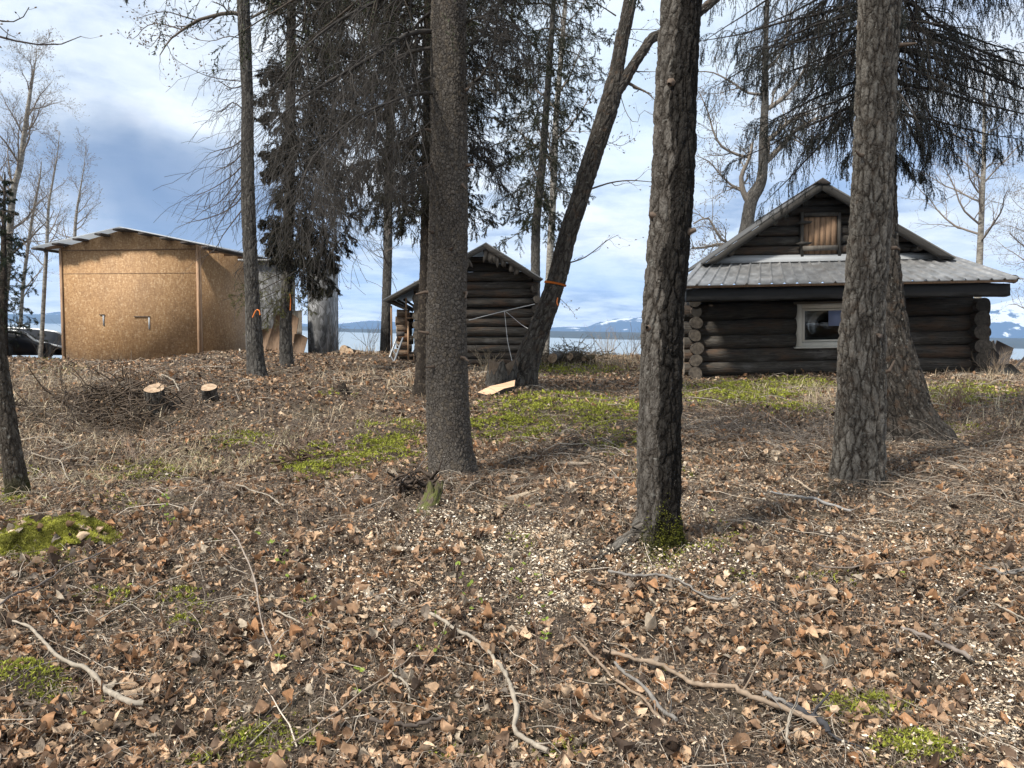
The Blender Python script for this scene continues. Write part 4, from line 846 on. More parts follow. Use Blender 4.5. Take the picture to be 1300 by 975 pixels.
for j in range(12):    # black wrapped beam, sagging a little
    a = j/12*2*np.pi; hh = (b0[1]-b1_[1])/2; vc = np.interp(us, [b0[0], b2_[0]], [(b0[1]+b1_[1])/2, (b2_[1]+b3_[1])/2])
    c_, s__ = np.sign(math.cos(a))*abs(math.cos(a))**.3, np.sign(math.sin(a))*abs(math.sin(a))**.3
    rows_.append(np.stack([us, E0+.26+.13*c_*np.ones(n)+.012*fbm(us*4, us*0+j, 4, 3), vc+hh*s__*(1+.22*fbm(us*3.3, us*0+j*.7, 8, 3))], -1))
A = np.array(rows_); i = np.arange(12)[:, None]*n+np.arange(n-1)[None]; j = ((np.arange(12)+1) % 12)[:, None]*n+np.arange(n-1)[None]
bm.add(fc(A.reshape(-1, 3)), np.stack([i, i+1, j+1, j], -1).reshape(-1, 4))
bm.T.append(np.array([[0, (k_+1)*n, (k_+2)*n] for k_ in range(10)]+[[n-1, (k_+2)*n+n-1, (k_+1)*n+n-1] for k_ in range(10)])); bm.mt.append(np.zeros(20, int))
bm.build('beam', M_['black_wrap'], cabin)
for uu in (U0-.02, (U0+U1)/2, U1+.02): log_obj('rafter', porch, (uu, E0+.2, rowv(372)-.02+.1), (uu, .2, rowv(366)+.15), .08, fc, seed=int(uu*10)+900, tint=G(.2))
# gable
GW = .02
gl0, gr0 = fc.uv(896, 331, GW), fc.uv(1210, 326, GW); ga = fc.uv(1045, 234, GW)
top = MB().prism([(gl0[0]+.1, gl0[1]-.35), (gr0[0]-.1, gr0[1]-.35), (gr0[0]-.1, gr0[1]), (ga[0], ga[1]-.03), (gl0[0]+.1, gl0[1])], GW+.06, GW+.16, M=fc, col=G(.07)).build('gable', M_['plank_grey_x'], cabin)
hu0, hv1 = fc.uv(1016, 273, GW-.1); hu1, hv0 = fc.uv(1066.5, 324, GW-.1)
for i, row in enumerate([330, 318.5, 306, 293.5, 281, 269, 258, 248.5]):
    v = fc.uv(1000, row, GW)[1]; r = .098 if i < 6 else .08
    f = (ga[1]-v-r*.4)/(ga[1]-gl0[1]); a = ga[0]-(ga[0]-gl0[0])*f+.12; b_ = ga[0]+(gr0[0]-ga[0])*((ga[1]-v-r*.4)/(ga[1]-gr0[1]))-.12
    segs = [(a, b_)] if v-r > hv1-.02 else [(a, hu0-.01), (hu1+.01, b_)]
    for j, (x0, x1) in enumerate(segs): log_obj('log', top, (x0, GW, v), (x1, GW, v), r, fc, seed=300+i*5+j, tint=G((.30, .32, .26, .28, .2, .14, .18, .2)[i]), endtint=G(.5), n=14, taper=1.0, k=14)
hatch = empty('hatch', '', '', (0, 0, 0)); del hatch['label']; del hatch['category']; hatch.parent = cabin
pb = MB(); np_ = 6
for i in range(np_):
    a = hu0+.06+(hu1-hu0-.12)*i/np_; b_ = hu0+.06+(hu1-hu0-.12)*(i+1)/np_-.008; pb.box((a, GW-.10, hv0+.03), (b_, GW-.075+.004*(i % 2), hv1-.05), M=fc, col=G((.34, .52, .62, .55, .5, .42)[i]))
pb.build('plank', M_['plank_brown'], hatch)
hb = MB()
for lo, hi in (((hu0, GW-.15, hv0-.05), (hu0+.055, GW-.02, hv1+.05)), ((hu1-.055, GW-.15, hv0-.05), (hu1, GW-.02, hv1+.02)), ((hu0+.06, GW-.15, hv1-.04), (hu1-.06, GW-.04, hv1+.03))): hb.box(lo, hi, M=fc, col=G(.18))
hb.box((hu0+.03, GW-.19, hv0+.10), (hu1-.08, GW-.152, hv0+.2), M=fc, col=G(.4)); hb.build('frame', M_['plank_grey'], hatch)
for vv in (hv0+.25, hv1-.17):
    hb = MB(); hb.prism([(hu0-.12, vv), (hu0+.0, vv-.03), (hu0+.18, vv-.015), (hu0+.22, vv+.02), (hu0+.0, vv+.045)], GW-.20, GW-.155, M=fc, col=G(.08)); hb.build('hinge', M_['plank_grey'], hatch)
# main roof: two slabs with barge boards
RW0, RW1 = -.42, DEP+.5
def rq(px, row): return fc.uv(px, row, RW0)
al, aa, ar = rq(892, 333.5), rq(1044, 228.5), rq(1214, 326.5)
th = .05
roofm = MB()
for e in (al, ar):
    du, dv = aa[0]-e[0], aa[1]-e[1]; L = math.hypot(du, dv); nn = np.array([-dv, du])/L; nn = nn if nn[1] > 0 else -nn
    sheet(roofm, (e[0]+nn[0]*.0, RW0, e[1]), (e[0], RW1, e[1]), (aa[0], RW0, aa[1]), (aa[0], RW1, aa[1]), 200, 3, fc, ribs=22, h=.018, th=.03)
roof = roofm.build('roof', M_['roof_dark'], cabin)
for e, g in ((al, .09), (ar, .08)):
    du, dv = aa[0]-e[0], aa[1]-e[1]; L = math.hypot(du, dv); t_ = np.array([du, dv])/L; nn = np.array([-t_[1], t_[0]]); nn = nn if nn[1] < 0 else -nn
    p = [np.array(e)+nn*.035, np.array(aa)+nn*.035, np.array([aa[0], aa[1]-.20]), np.array(e)+nn*.17+t_*.22]
    # barge board with lengthwise grain
    b = MB(); n_seg = 20; P0 = np.array([p[0]*(1-s)+p[1]*s for s in np.linspace(0, 1, n_seg)]); P3 = np.array([p[3]*(1-s)+p[2]*s for s in np.linspace(0, 1, n_seg)])
    V = []
    for w_ in (RW0-.005, RW0+.04):
        V += [[x[0], w_, x[1]] for x in P0]+[[x[0], w_, x[1]] for x in P3]
    V = np.array(V); s_l = np.linspace(0, L, n_seg); bc = np.concatenate([np.stack([s_l, 0*s_l, 0*s_l+k_], -1) for k_ in (.0, .14, .3, .44)])
    i = np.arange(n_seg-1); n2_ = n_seg; Q = np.concatenate([np.stack([i, i+1, n2_+i+1, n2_+i], -1), np.stack([2*n2_+i, 3*n2_+i, 3*n2_+i+1, 2*n2_+i+1], -1), np.stack([i, 2*n2_+i, 2*n2_+i+1, i+1], -1), np.stack([n2_+i, n2_+i+1, 3*n2_+i+1, 3*n2_+i], -1), [[0, n2_, 3*n2_, 2*n2_], [n2_-1, 3*n2_-1, 4*n2_-1, 2*n2_-1][::1]]])
    b.add(fc(V), Q, bc=bc, col=G(g)); b.build('barge_board', M_['plank_grey_x'], roof)
    # rough purlins under the overhang
cap = MB(); cap.prism([(aa[0]-.15, aa[1]-.075), (aa[0], aa[1]+.022), (aa[0]+.16, aa[1]-.085), (aa[0]+.16, aa[1]-.065), (aa[0], aa[1]+.045), (aa[0]-.15, aa[1]-.055)], RW0-.03, RW1, M=fc, col=G(.3)); cap.build('ridge_cap', M_['dark_ply'], roof)
for e in (al, ar):
    for f in (.25, .62): 
        c_ = (e[0]+(aa[0]-e[0])*f, e[1]+(aa[1]-e[1])*f-.2); log_obj('purlin', roof, (c_[0], RW0+.08, c_[1]), (c_[0], .1, c_[1]), .06, fc, seed=int(f*100+e[0]*9)+500, tint=G(.2), k=10, n=4)
# flashing between gable and porch
fl0, fl1 = fc.uv(905, 325, -.14), fc.uv(1075, 324, -.14); fl2 = fc.uv(1196, 322, -.14); flb0 = fc.uv(898, 335, -.2)
fl = MB(); sheet(fl, (q(897, 334.5, -.2)), (q(1210, 327.5, -.2)), (q(905, 325, -.1)), (q(1198, 320.5, -.1)), 60, 3, fc, 0, th=.012); fl.build('flashing', M_['pale_rim'], porch)

# ---- the little log shed with stacked firewood under its eave
fs = Frame(P(610, 460, 17.0), 3.0, 1.3)
shed = empty('log_shed', 'little old log shed with steep roof and ragged bark under its ridge', 'shed', tuple(fs.o)); SD = 3.4
sv = lambda row, px=620, w=0: fs.uv(px, row, w)[1]
SU0, _ = fs.uv(533, 430); SU1, _ = fs.uv(679, 430)
wl = MB(); wl.box((SU0+.05, .05, -1), (SU1-.05, .14, sv(352)), M=fs, col=G(.06)); wl.box((SU0+.03, .1, -1), (SU0+.12, SD, sv(352)), M=fs, col=G(.06)); wl.box((SU1-.12, .1, -1), (SU1-.03, SD, sv(352)), M=fs, col=G(.06)); wl = wl.build('wall', M_['plank_grey_x'], shed)
s_apex = fs.uv(617, 311, 0); s_l = fs.uv(489, 380, 0); s_r = fs.uv(689, 355, 0)
def s_half(v, r):
    f = (s_apex[1]-v-r); return s_apex[0]-f*(s_apex[0]-s_l[0])/(s_apex[1]-s_l[1])+.1, s_apex[0]+f*(s_r[0]-s_apex[0])/(s_apex[1]-s_r[1])-.08
for i, (row, r, g) in enumerate([(460, .085, .25), (452.5, .08, .3), (443.3, .10, .52), (432.5, .10, .58), (421, .105, .56), (409, .10, .5), (396.5, .105, .5), (384.6, .105, .48), (373, .098, .42), (362.5, .10, .42), (351.5, .11, .42), (339.5, .10, .2), (329.5, .07, .36)]):
    v = sv(row); a, b_ = (SU0-.12, SU1+.06) if row > 360 else s_half(v, r*.4)
    a = max(a, SU0-.12)
    log_obj('log', wl, (a, .02, v), (min(b_, SU1+.06), .02, v), r, fs, seed=400+i, tint=G(g*1.35), n=24, taper=.95, wob=.04, k=14)
for uu, lst in ((fs.uv(530, 400, -.22)[0], [(365, .11), (379, .11), (389.5, .09), (401, .10), (413, .10), (425, .10), (437, .09), (447, .09)]), (SU1, [(365, .085), (379, .08), (392, .09), (405, .09), (417, .09), (430, .09), (443, .09)])):
    for i, (row, r) in enumerate(lst):
        v = fs.uv(600, row+.5, -.22)[1]; log_obj('log', wl, (uu+random.uniform(-.02, .02), -.24, v), (uu, SD, v), r, fs, seed=450+i*3+int(uu*7), tint=G(.4), endtint=G((.2, .36, .2, .3, .3, .34, .22)[i % 7]), n=8, taper=1.0, k=14)
pv = fs.uv(653, 343, -.3); log_obj('purlin', shed, (pv[0], -.34, pv[1]), (pv[0], 1.5, pv[1]), .05, fs, seed=481, tint=G(.3), endtint=G(.6), k=12, n=4)
sr = MB(); w0_, w1_ = -.42, SD+.3
al2, aa2, ar2 = fs.uv(485.5, 380.5, w0_), fs.uv(617, 307.5, w0_), fs.uv(690, 354, w0_)
sheet(sr, (al2[0], w0_, al2[1]), (al2[0], w1_, al2[1]), (aa2[0], w0_, aa2[1]), (aa2[0], w1_, aa2[1]), 120, 3, fs, ribs=12, h=.015, th=.025)
sheet(sr, (ar2[0], w0_, ar2[1]), (ar2[0], w1_, ar2[1]), (aa2[0], w0_, aa2[1]), (aa2[0], w1_, aa2[1]), 120, 3, fs, ribs=12, h=.015, th=.025)
sroof = sr.build('roof', M_['roof_metal'], shed)
for e, g in ((al2, .2), (ar2, .34)):
    du, dv = aa2[0]-e[0], aa2[1]-e[1]; L = math.hypot(du, dv); t_ = np.array([du, dv])/L; nn = np.array([-t_[1], t_[0]]); nn = nn if nn[1] < 0 else -nn
    p = [np.array(e)+nn*.03, np.array(aa2)+nn*.03, np.array(aa2)+nn*.12, np.array(e)+nn*.12+t_*.1]; MB().prism(p, w0_-.004, w0_+.05, M=fs, col=G(g)).build('barge_board', M_['plank_grey_x'], sroof)
# ragged bark under the ridge
rg_ = np.random.default_rng(5)
for i in range(34):
    f = rg_.random()**.8; sd = 1 if rg_.random() < .55 else -1; e = ar2 if sd > 0 else al2; lim = .62 if sd > 0 else .42
    c0 = np.array(aa2)+(np.array(e)-np.array(aa2))*f*lim; L = .32*(1-f*.55)+rg_.random()*.09; wd = .07+.05*rg_.random(); a = rg_.normal()*.25
    dn = np.array([math.sin(a), -math.cos(a)]); sd_ = np.array([dn[1], -dn[0]]); c0 = c0+np.array([0, -.05]); ww = -.39+.05*rg_.random()
    bb = MB(); bb.prism([c0-sd_*wd/2, c0+sd_*wd/2, c0+sd_*wd*.35+dn*L*.8, c0+dn*L, c0-sd_*wd*.4+dn*L*.75], ww, ww+.012, M=fs, col=G(.5)); bb.build('bark_strip', M_['plank_grey'], shed)
# pole rafters under the long eave, posts of the wood stack
for i in range(4):
    a = fs.uv(491+i*6, 383-i*1.5, .1+i*.15); b_ = fs.uv(513+i*6, 393+i*1, .1+i*.15); log_obj('rafter', sroof, (a[0], -.3+i*.5, a[1]), (b_[0]+.1, -.3+i*.5, b_[1]-.02), .028, fs, seed=490+i, tint=G(.5), k=8, n=4)
for px, r0, r1, ww, g in ((496.7, 388, 449, .35, .6), (515.5, 378, 408, -.1, .75), (518, 408, 450, -.12, .75)):
    a = fs.uv(px, r0, ww); b_ = fs.uv(px+1.5, r1+6, ww); bx('post', shed, fs, (a[0]-.018, ww-.02, b_[1]), (a[0]+.018, ww+.02, a[1]), 'plank_brown', G(g))
bx('shelf_board', shed, fs, (fs.uv(514, 404, -.12)[0], -.14, sv(404.6)), (fs.uv(527, 404, -.12)[0], .2, sv(403)), 'plank_brown', G(.7))
k_ = 0
for cix, (pxa, pxb, rows_, ww) in enumerate(((502, 519, [398, 408, 417.5, 427, 437, 448], -.06), (505, 524, [402, 412.5, 422, 432, 442, 452], .30))):
    for row in rows_:
        a = fs.uv(pxa+random.uniform(-1, 2), row, ww); b_ = fs.uv(pxb+random.uniform(-2, 1), row+random.uniform(-1, 1), ww); bse = fs.o+fs((a[0], ww, a[1]))
        e = empty('firewood_log', 'short split log stacked under the long eave of the log shed', 'log', tuple(bse), 'firewood stacked under the shed eave')
        bmb = MB(); log_piece(bmb, (0, 0, 0), fs((b_[0]-a[0], .05, b_[1]-a[1])), .085+random.random()*.02, None, seed=600+k_, tint=np.array((1.5, 1.2, .95)) if cix == 0 else G(.6), endtint=G(.8), n=6, k=12); k_ += 1
        o_ = bmb.build('firewood_log', [M_['log'], M_['log_end']], None, True); o_.location = bse; COL.objects.unlink(e); bpy.data.objects.remove(e)
        tag(o_, 'short split log stacked under the long eave of the log shed', 'log', 'firewood stacked under the shed eave')
# step ladder leaning on the wood stack
la = P(508, 424, 16.6); lad = empty('step_ladder', 'small silver step ladder leaning against the firewood stack', 'ladder', tuple(la)); 
def stick(parent, name, pts, r, mat, k=8, org=None):
    b = MB(); A = resample(np.array(pts, float)-(np.array(org) if org is not None else 0), max(3, len(pts)*3)); V, Q, bc, _ = tubes(A, np.full(len(A), r), k); b.add(V, Q, bc=bc, col=G(.5)); return b.build(name, mat, parent, True)
for a, b_ in (((505, 425, 16.6), (494.5, 454, 16.3)), ((511.5, 429, 16.5), (499, 463, 16.0))): stick(lad, 'rail', [P(*a), P(*b_)], .022, M_['alu'], org=la)
for f in (.35, .65, .9): 
    a = P(505, 425, 16.6)*(1-f)+P(494.5, 454, 16.3)*f; b_ = P(511.5, 429, 16.5)*(1-f)+P(499, 463, 16.0)*f; stick(lad, 'rung', [a, b_], .016, M_['alu'], org=la)
MB().box(P(504, 427, 16.6)-la, P(513, 421, 16.5)-la).build('top_cap', M_['dark_ply'], lad)
def single(name, label, cat, build, mat, loc, group=None, smooth=False):
    b = MB(); build(b); o = b.build(name, mat, None, smooth); o.location = tuple(loc); return tag(o, label, cat, group)
def pole(name, label, cat, pts, r, mat, taper=1.0, k=7, group=None):
    pts = np.array(pts, float); o0 = pts[0].copy()
    def f(b): A = resample(pts-o0, max(4, len(pts)*4)); V, Q, bc, _ = tubes(A, np.linspace(r, r*taper, len(A)), k); b.add(V, Q, bc=bc, col=G(.5))
    return single(name, label, cat, f, mat, o0, group, True)
pole('pole', 'thin white pole slanting across the log shed wall', 'pole', [P(595, 406.5, 16.65), P(640, 395, 16.62), P(679, 386, 16.7)], .009, M_['white_pole'])
pole('stick', 'thin grey stick standing against the log shed wall', 'stick', [P(640.5, 395.5, 16.6), P(643, 420, 16.58), P(645, 436, 16.55), P(650, 458, 16.5)], .007, M_['twig'] if False else M_['white_pole'])
pole('cord', 'pale cord drooping from the white pole to the leaning trunk', 'cord', [P(642, 395.5, 16.58), P(650, 402, 16.5), P(662, 412, 15.5), P(672, 418, 13.5)], .005, M_['white_pole'])

# ---- chipboard shed
fo = Frame(P(165, 462, 20.5), -9, .9)
osb_ = empty('chipboard_shed', 'tall unpainted chipboard shed with a low-pitched white roof', 'shed', tuple(fo.o)); ou0, _ = fo.uv(79, 400); ou1, _ = fo.uv(253.5, 400); OD = 3.7
ov = lambda px, row, w=0: fo.uv(px, row, w)
vb = ov(165, 470)[1]-.5; l_ = ov(79, 315); r_ = ov(253, 311); ap = ov(155, 292)
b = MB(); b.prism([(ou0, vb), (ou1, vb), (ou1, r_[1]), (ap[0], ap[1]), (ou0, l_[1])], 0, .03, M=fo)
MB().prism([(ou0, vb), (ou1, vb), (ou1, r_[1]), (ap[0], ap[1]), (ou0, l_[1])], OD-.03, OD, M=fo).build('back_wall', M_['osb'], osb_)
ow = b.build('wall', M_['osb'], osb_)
b = MB(); A = np.array([[ou1, .032, vb], [ou1, OD-.032, vb], [ou1, OD-.032, r_[1]], [ou1, .032, r_[1]]]); 
def slab(b, c, nrm, th, M, col=G(.5), bcf=None):
    c = np.array(c, float); n_ = np.array(nrm)*th; V = np.concatenate([c, c+n_]); bc = V.copy() if bcf is None else bcf(V); b.add(M(V), [[0, 1, 2, 3], [4, 7, 6, 5], [0, 4, 5, 1], [1, 5, 6, 2], [2, 6, 7, 3], [3, 7, 4, 0]], bc=bc, col=col)
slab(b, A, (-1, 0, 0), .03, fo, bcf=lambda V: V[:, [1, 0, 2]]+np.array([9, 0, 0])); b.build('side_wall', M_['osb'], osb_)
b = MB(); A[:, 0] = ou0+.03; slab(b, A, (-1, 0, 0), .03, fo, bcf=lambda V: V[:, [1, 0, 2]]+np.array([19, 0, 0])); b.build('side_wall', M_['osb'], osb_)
tv = ov(165, 317)[1]; sv2 = ov(165, 347)[1]
def trim(lo, hi, g=.5): bx('trim', osb_, fo, lo, hi, 'plank_brown', G(g))
trim((ou0-.02, -.03, vb), (ou0+.05, -.002, l_[1]-.02), .72); trim((ou1-.06, -.03, vb), (ou1+.012, -.002, r_[1]-.02), .75); trim((ou0+.07, -.02, tv-.01), (ou1-.06, -.002, tv+.012), .4)
trim((ou0+.07, -.006, sv2-.006), (ou1-.06, -.002, sv2+.006), .6); trim((ou1+.002, .001, vb), (ou1+.035, .06, r_[1]-.02), .75)
for px, ra, rb, dx in ((131, 400, 413.5, -5), (189, 402.5, 418, -19)):
    a = ov(px-.8, ra, -.02); c_ = ov(px+1.0, rb, -.02); bx('slot', osb_, fo, (a[0], -.02, c_[1]), (c_[0], -.003, a[1]), 'white_sheet')
    d_ = ov(px+dx, ra-.6, -.02); bx('slot_hood', osb_, fo, (d_[0], -.03, a[1]+.003), (c_[0]+.02, -.003, a[1]+.02), 'dark_ply')
OW0, OW1 = -.36, OD+.3
ra_, rl_, rr_ = ov(152, 287.5, OW0), ov(41, 313, OW0), ov(262, 311, OW0)
b = MB(); sheet(b, (rl_[0], OW0, rl_[1]), (rl_[0], OW1, rl_[1]), (ra_[0], OW0, ra_[1]), (ra_[0], OW1, ra_[1]), 40, 3, fo, ribs=6, h=.01, th=.02)
sheet(b, (rr_[0]+.25, OW0, rr_[1]-.03), (rr_[0]+.25, OW1, rr_[1]-.03), (ra_[0], OW0, ra_[1]), (ra_[0], OW1, ra_[1]), 40, 3, fo, ribs=6, h=.01, th=.02)
oroof = b.build('roof', M_['white_sheet'], osb_)
for e in (rl_, rr_):
    for f in (.02, .26, .5, .75, .98):
        c_ = np.array(e)*(1-f)+np.array(ra_)*f; bx('purlin', oroof, fo, (c_[0]-.16 if f > .9 else c_[0]-.10, OW0+.01, c_[1]-.085), (c_[0]+.10, OW1-.05, c_[1]-.035), 'dark_ply', G(.3))
a = ov(57, 316, -.05); c_ = ov(80, 312, -.05); MB().prism([(a[0], a[1]-.02), (c_[0], a[1]+.02), (c_[0], c_[1]+.08), (a[0], c_[1]-.03)], -.06, -.02, M=fo, col=G(.5)).build('rafter_tail', M_['plank_brown'], osb_)
for i in range(5):
    ww = .5+i*.75; bx('rafter_tail', osb_, fo, (ou1+.004, ww, r_[1]-.16), (ou1+.26, ww+.04, r_[1]-.06), 'plank_brown', G(.6))
b = MB(); b.box((ou1+.26, OW0+.05, r_[1]-.15), (ou1+.285, OW1-.05, r_[1]-.035), M=lambda V: fo(V), col=G(.55)); b.build('eave_board', M_['plank_brown'], oroof)

# ---- grey plywood hut
fh = Frame(P(360, 450, 18.8), 0, .9); hut = empty('plywood_hut', 'weathered grey plywood hut between the chipboard shed and the lake', 'hut', tuple(fh.o))
hq = lambda px, row, w=0: fh.uv(px, row, w)
a0, a1, a2, a3 = hq(310, 332)[0], hq(374, 332)[0], hq(390.5, 332)[0], hq(413.5, 332)[0]; ht_ = hq(360, 332)[1]; hb_ = -.7
MB().box((a0, 0, hb_), (a1, .02, ht_), M=fh, col=G(.26)).build('wall', M_['grey_ply'], hut); MB().box((a2, 0, hb_), (a3, .02, ht_), M=fh, col=G(.40)).build('wall', M_['grey_ply'], hut)
MB().box((a1-.02, 1.2, hb_), (a2+.02, 1.22, ht_), M=fh, col=G(.1)).build('back_wall', M_['grey_ply'], hut); MB().box((a3-.02, .022, hb_), (a3, 1.3, ht_), M=fh, col=G(.6)).build('side_wall', M_['grey_ply'], hut); MB().box((a0, .022, hb_), (a0+.02, 1.3, ht_), M=fh, col=G(.6)).build('side_wall', M_['grey_ply'], hut)
b = MB(); b.box((a0-.1, -.15, ht_+.003), (hq(418, 330)[0], 1.45, ht_+.04), M=fh, col=G(.6)); b.build('roof', M_['grey_ply'], hut)
def leanboard(name, label, quadpx, d, tilt, th, mat, tint, cat='board'):
    """flat board standing on the ground, its top leaning back"""
    b0_ = min(q_[1] for q_ in quadpx); low = max(q_[1] for q_ in quadpx); c = P(sum(q_[0] for q_ in quadpx)/len(quadpx), low, d)
    def f(b):
        pts = []
        for px, row in quadpx:
            v = P(px, row, d); dd = d+(v[2]-c[2])*tilt; pts.append(P(px, row, dd)-c)
        pts = np.array(pts); n = len(pts); bk = pts+np.array([0, th, 0]); V = np.concatenate([pts, bk]); T = [[0, i, i+1] for i in range(1, n-1)]+[[n, n+i+1, n+i] for i in range(1, n-1)]
        b.add(V, [[i, (i+1) % n, n+(i+1) % n, n+i] for i in range(n)], T, bc=V, col=G(tint))
    return single(name, label, cat, f, M_[mat], c)
leanboard('board', 'square-topped pale board leaning on the grey hut', [(347, 452), (383, 452), (383, 394), (347, 396)], 18.5, .12, .03, 'plank_grey', .85)
leanboard('board', 'large slanting brown slab leaning in front of the pale square board', [(334, 453), (372, 453), (379, 404), (371, 399), (351, 399)], 18.1, .2, .04, 'plank_brown', .36)
leanboard('board', 'small dark offcut leaning low beside the slanting brown slab', [(370, 452), (384.5, 452), (390.5, 429), (381, 424), (374, 424)], 17.8, .25, .03, 'plank_brown', .28)
leanboard('board', 'rounded brown slab low behind the slim grey trunk with orange tape', [(326, 452), (338, 452), (345, 417), (334, 417), (328, 425)], 18.4, .2, .03, 'plank_brown', .35)
# leaning dark boards past the cabin
for nm, lab, qd, d, g, m in (('board', 'black square board tipped up beyond the cabin corner', [(1257, 457), (1277, 470), (1287, 442), (1266, 432)], 17.0, .3, 'dark_ply'),
    ('board', 'pale slat propped against the end of the cabin', [(1262, 432), (1266, 450), (1258, 449), (1252, 437)], 16.6, 1.0, 'plank_grey'), ('board', 'dark plank sticking up at the picture edge past the cabin', [(1286, 469), (1289, 466), (1306, 447), (1308, 452)], 17.5, .3, 'dark_ply'),
    ('board', 'dark sloping board touching the cabin end logs', [(1252, 462), (1262, 468), (1270, 452), (1258, 438)], 16.4, .3, 'dark_ply'), ('board', 'grey weathered plank lying low on the heap past the cabin', [(1262, 474), (1300, 476), (1284, 462), (1266, 462)], 16.2, .4, 'plank_grey')):
    leanboard(nm, lab, qd, d, .15, .03, m, g)
pole('stake', 'thin white stake standing behind the cabin end', 'stake', [P(1254, 445, 17), P(1254, 420, 17)], .03, M_['white_pole'])

# ---- black boat at the edge
bo = P(30, 450, 21.3); boat = empty('boat', 'black open boat with a pale rim beside the chipboard shed', 'boat', tuple(bo))
topl = [(-95, 416), (-40, 416.5), (0, 418.5), (27, 422), (33, 424), (45, 433.5), (77, 441), (100, 445)]; xs = resample(np.array([[p_[0], p_[1], 0] for p_ in topl], float), 60, False)
V = []; d0, wid = 21.3, 1.6
for px, row, _ in xs:
    t_ = P(px, row, d0); hgt = min(t_[2]-P(px, 451.5, d0)[2], 9); hgt = max(hgt, .12)
    for dy, dz in ((0, 0), (.06, -hgt*.5), (.35, -hgt), (wid-.35, -hgt), (wid-.06, -hgt*.5), (wid, 0), (wid-.05, 0), (wid-.3, -hgt*.8), (.3, -hgt*.8), (.05, 0)): V.append(t_+np.array([0, dy, dz])-bo)
k = 10; n = len(xs); i = np.arange(n-1)[:, None]*k; q_ = np.arange(k)[None]; Q = np.stack([i+q_, i+(q_+1) % k, i+k+(q_+1) % k, i+k+q_], -1).reshape(-1, 4)
b = MB(); b.add(np.array(V), Q); b.add(np.array(V[:10]), T=[[0, j_, j_+1] for j_ in range(1, 9)]); b.build('hull', M_['black_hull'], boat, False)
def gun(dy):
    A = np.array([P(px, row, d0)+np.array([0, dy, .015])-bo for px, row, _ in xs]); b = MB(); V, Q, bc, _ = tubes(A, np.full(len(A), .034), 8); b.add(V, Q, bc=bc); b.build('gunwale', M_['pale_rim'], boat, True)
gun(0); gun(wid)
A = np.array([P(px, row, d0)+np.array([0, -.03, 0])-bo for px, row in ((-10, 426), (22, 428.5))]); b = MB(); V, Q, bc, _ = tubes(A, np.full(2, .025), 6); b.add(V, Q, bc=bc); b.build('side_strip', M_['rubber'], boat)
for px, row in ((58, 451), (6, 451)):
    c_ = P(px, row-6, d0-.15)-bo; a_ = np.linspace(0, 2*np.pi, 25)[:-1]; b = MB(); ring = []
    for rr, yy in ((.10, -.07), (.19, -.09), (.22, -.05), (.22, .05), (.19, .09), (.10, .07)): ring.append(np.stack([rr*np.cos(a_), yy+0*a_, rr*np.sin(a_)], -1)+c_)
    V = np.array(ring); i = np.arange(6)[:, None]*24; j_ = ((np.arange(6)+1) % 6)[:, None]*24; q_ = np.arange(24)[None]; b.add(V.reshape(-1, 3), np.stack([i+q_, i+(q_+1) % 24, j_+(q_+1) % 24, j_+q_], -1).reshape(-1, 4)); b.build('wheel', M_['rubber'], boat, True)

# ---- cut wood and stumps
def cutlog(label, pts, d, r, d2=0, tint=.6, et=.9, group=None, name='cut_log', seed=0, mats=None):
    p0, p1 = P(pts[0][0], pts[0][1], d), P(pts[1][0], pts[1][1], d+d2); b = MB(); log_piece(b, (0, 0, 0), p1-p0, r, None, seed=seed, tint=G(tint), endtint=G(et), n=8, k=18, taper=.97)
    o = b.build(name, mats or [M_['log'], M_['fresh_end']], None, True); o.location = p0; return tag(o, label, 'log', group)
t_ = NT('fresh_end', False); v_ = t_.attr('bc'); ln = t_.n('VectorMath', operation='LENGTH'); t_.L(t_.warp(t_.mapv(v_, (1, 1, 0)), 8, .02), ln.inputs[0])
rg2 = t_.math('SINE', t_.math('MULTIPLY', ln.outputs['Value'], 700)); f_ = t_.noise(v_, 16, 5, .65)
c_ = t_.ramp(t_.math('ADD', t_.math('MULTIPLY', rg2, .12), f_), [(.3, (.16, .10, .06)), (.5, (.40, .28, .18)), (.75, (.58, .44, .31))]); t_.col(t_.mix(1.0, t_.mix(1.0, c_, t_.attr('col', 'Color'), 'MULTIPLY'), (1.35, 1.35, 1.35), 'MULTIPLY')); t_.rough(.85); M_['fresh_end'] = t_.m
cutlog('orange-faced round on top of the small heap at the bank edge', [(435.5, 443), (441, 445)], 18.6, .10, .5, seed=1)
cutlog('orange-faced round in the middle of the small heap at the bank edge', [(442.5, 447), (452, 449)], 18.4, .10, .5, seed=2)
cutlog('weathered grey round at the lake side of the small heap', [(455, 449), (460, 451)], 18.6, .10, .5, .4, .45, seed=3)
cutlog('mossy brown round lying lowest at the start of the small heap', [(424, 451), (432, 449)], 18.5, .09, .3, .45, .5, seed=4)
cutlog('round with a pale sawn face below the brush pile', [(724, 452), (737, 451)], 18.2, .085, .8, seed=5)
cutlog('orange sawn log end between the leaning trunk and the brush pile', [(702, 455), (710, 451)], 17.6, .11, .8, .5, .7, seed=6)
cutlog('low pale log at the lake side of the brush pile', [(741, 455), (752, 453)], 18.3, .07, .6, .5, .7, seed=7)
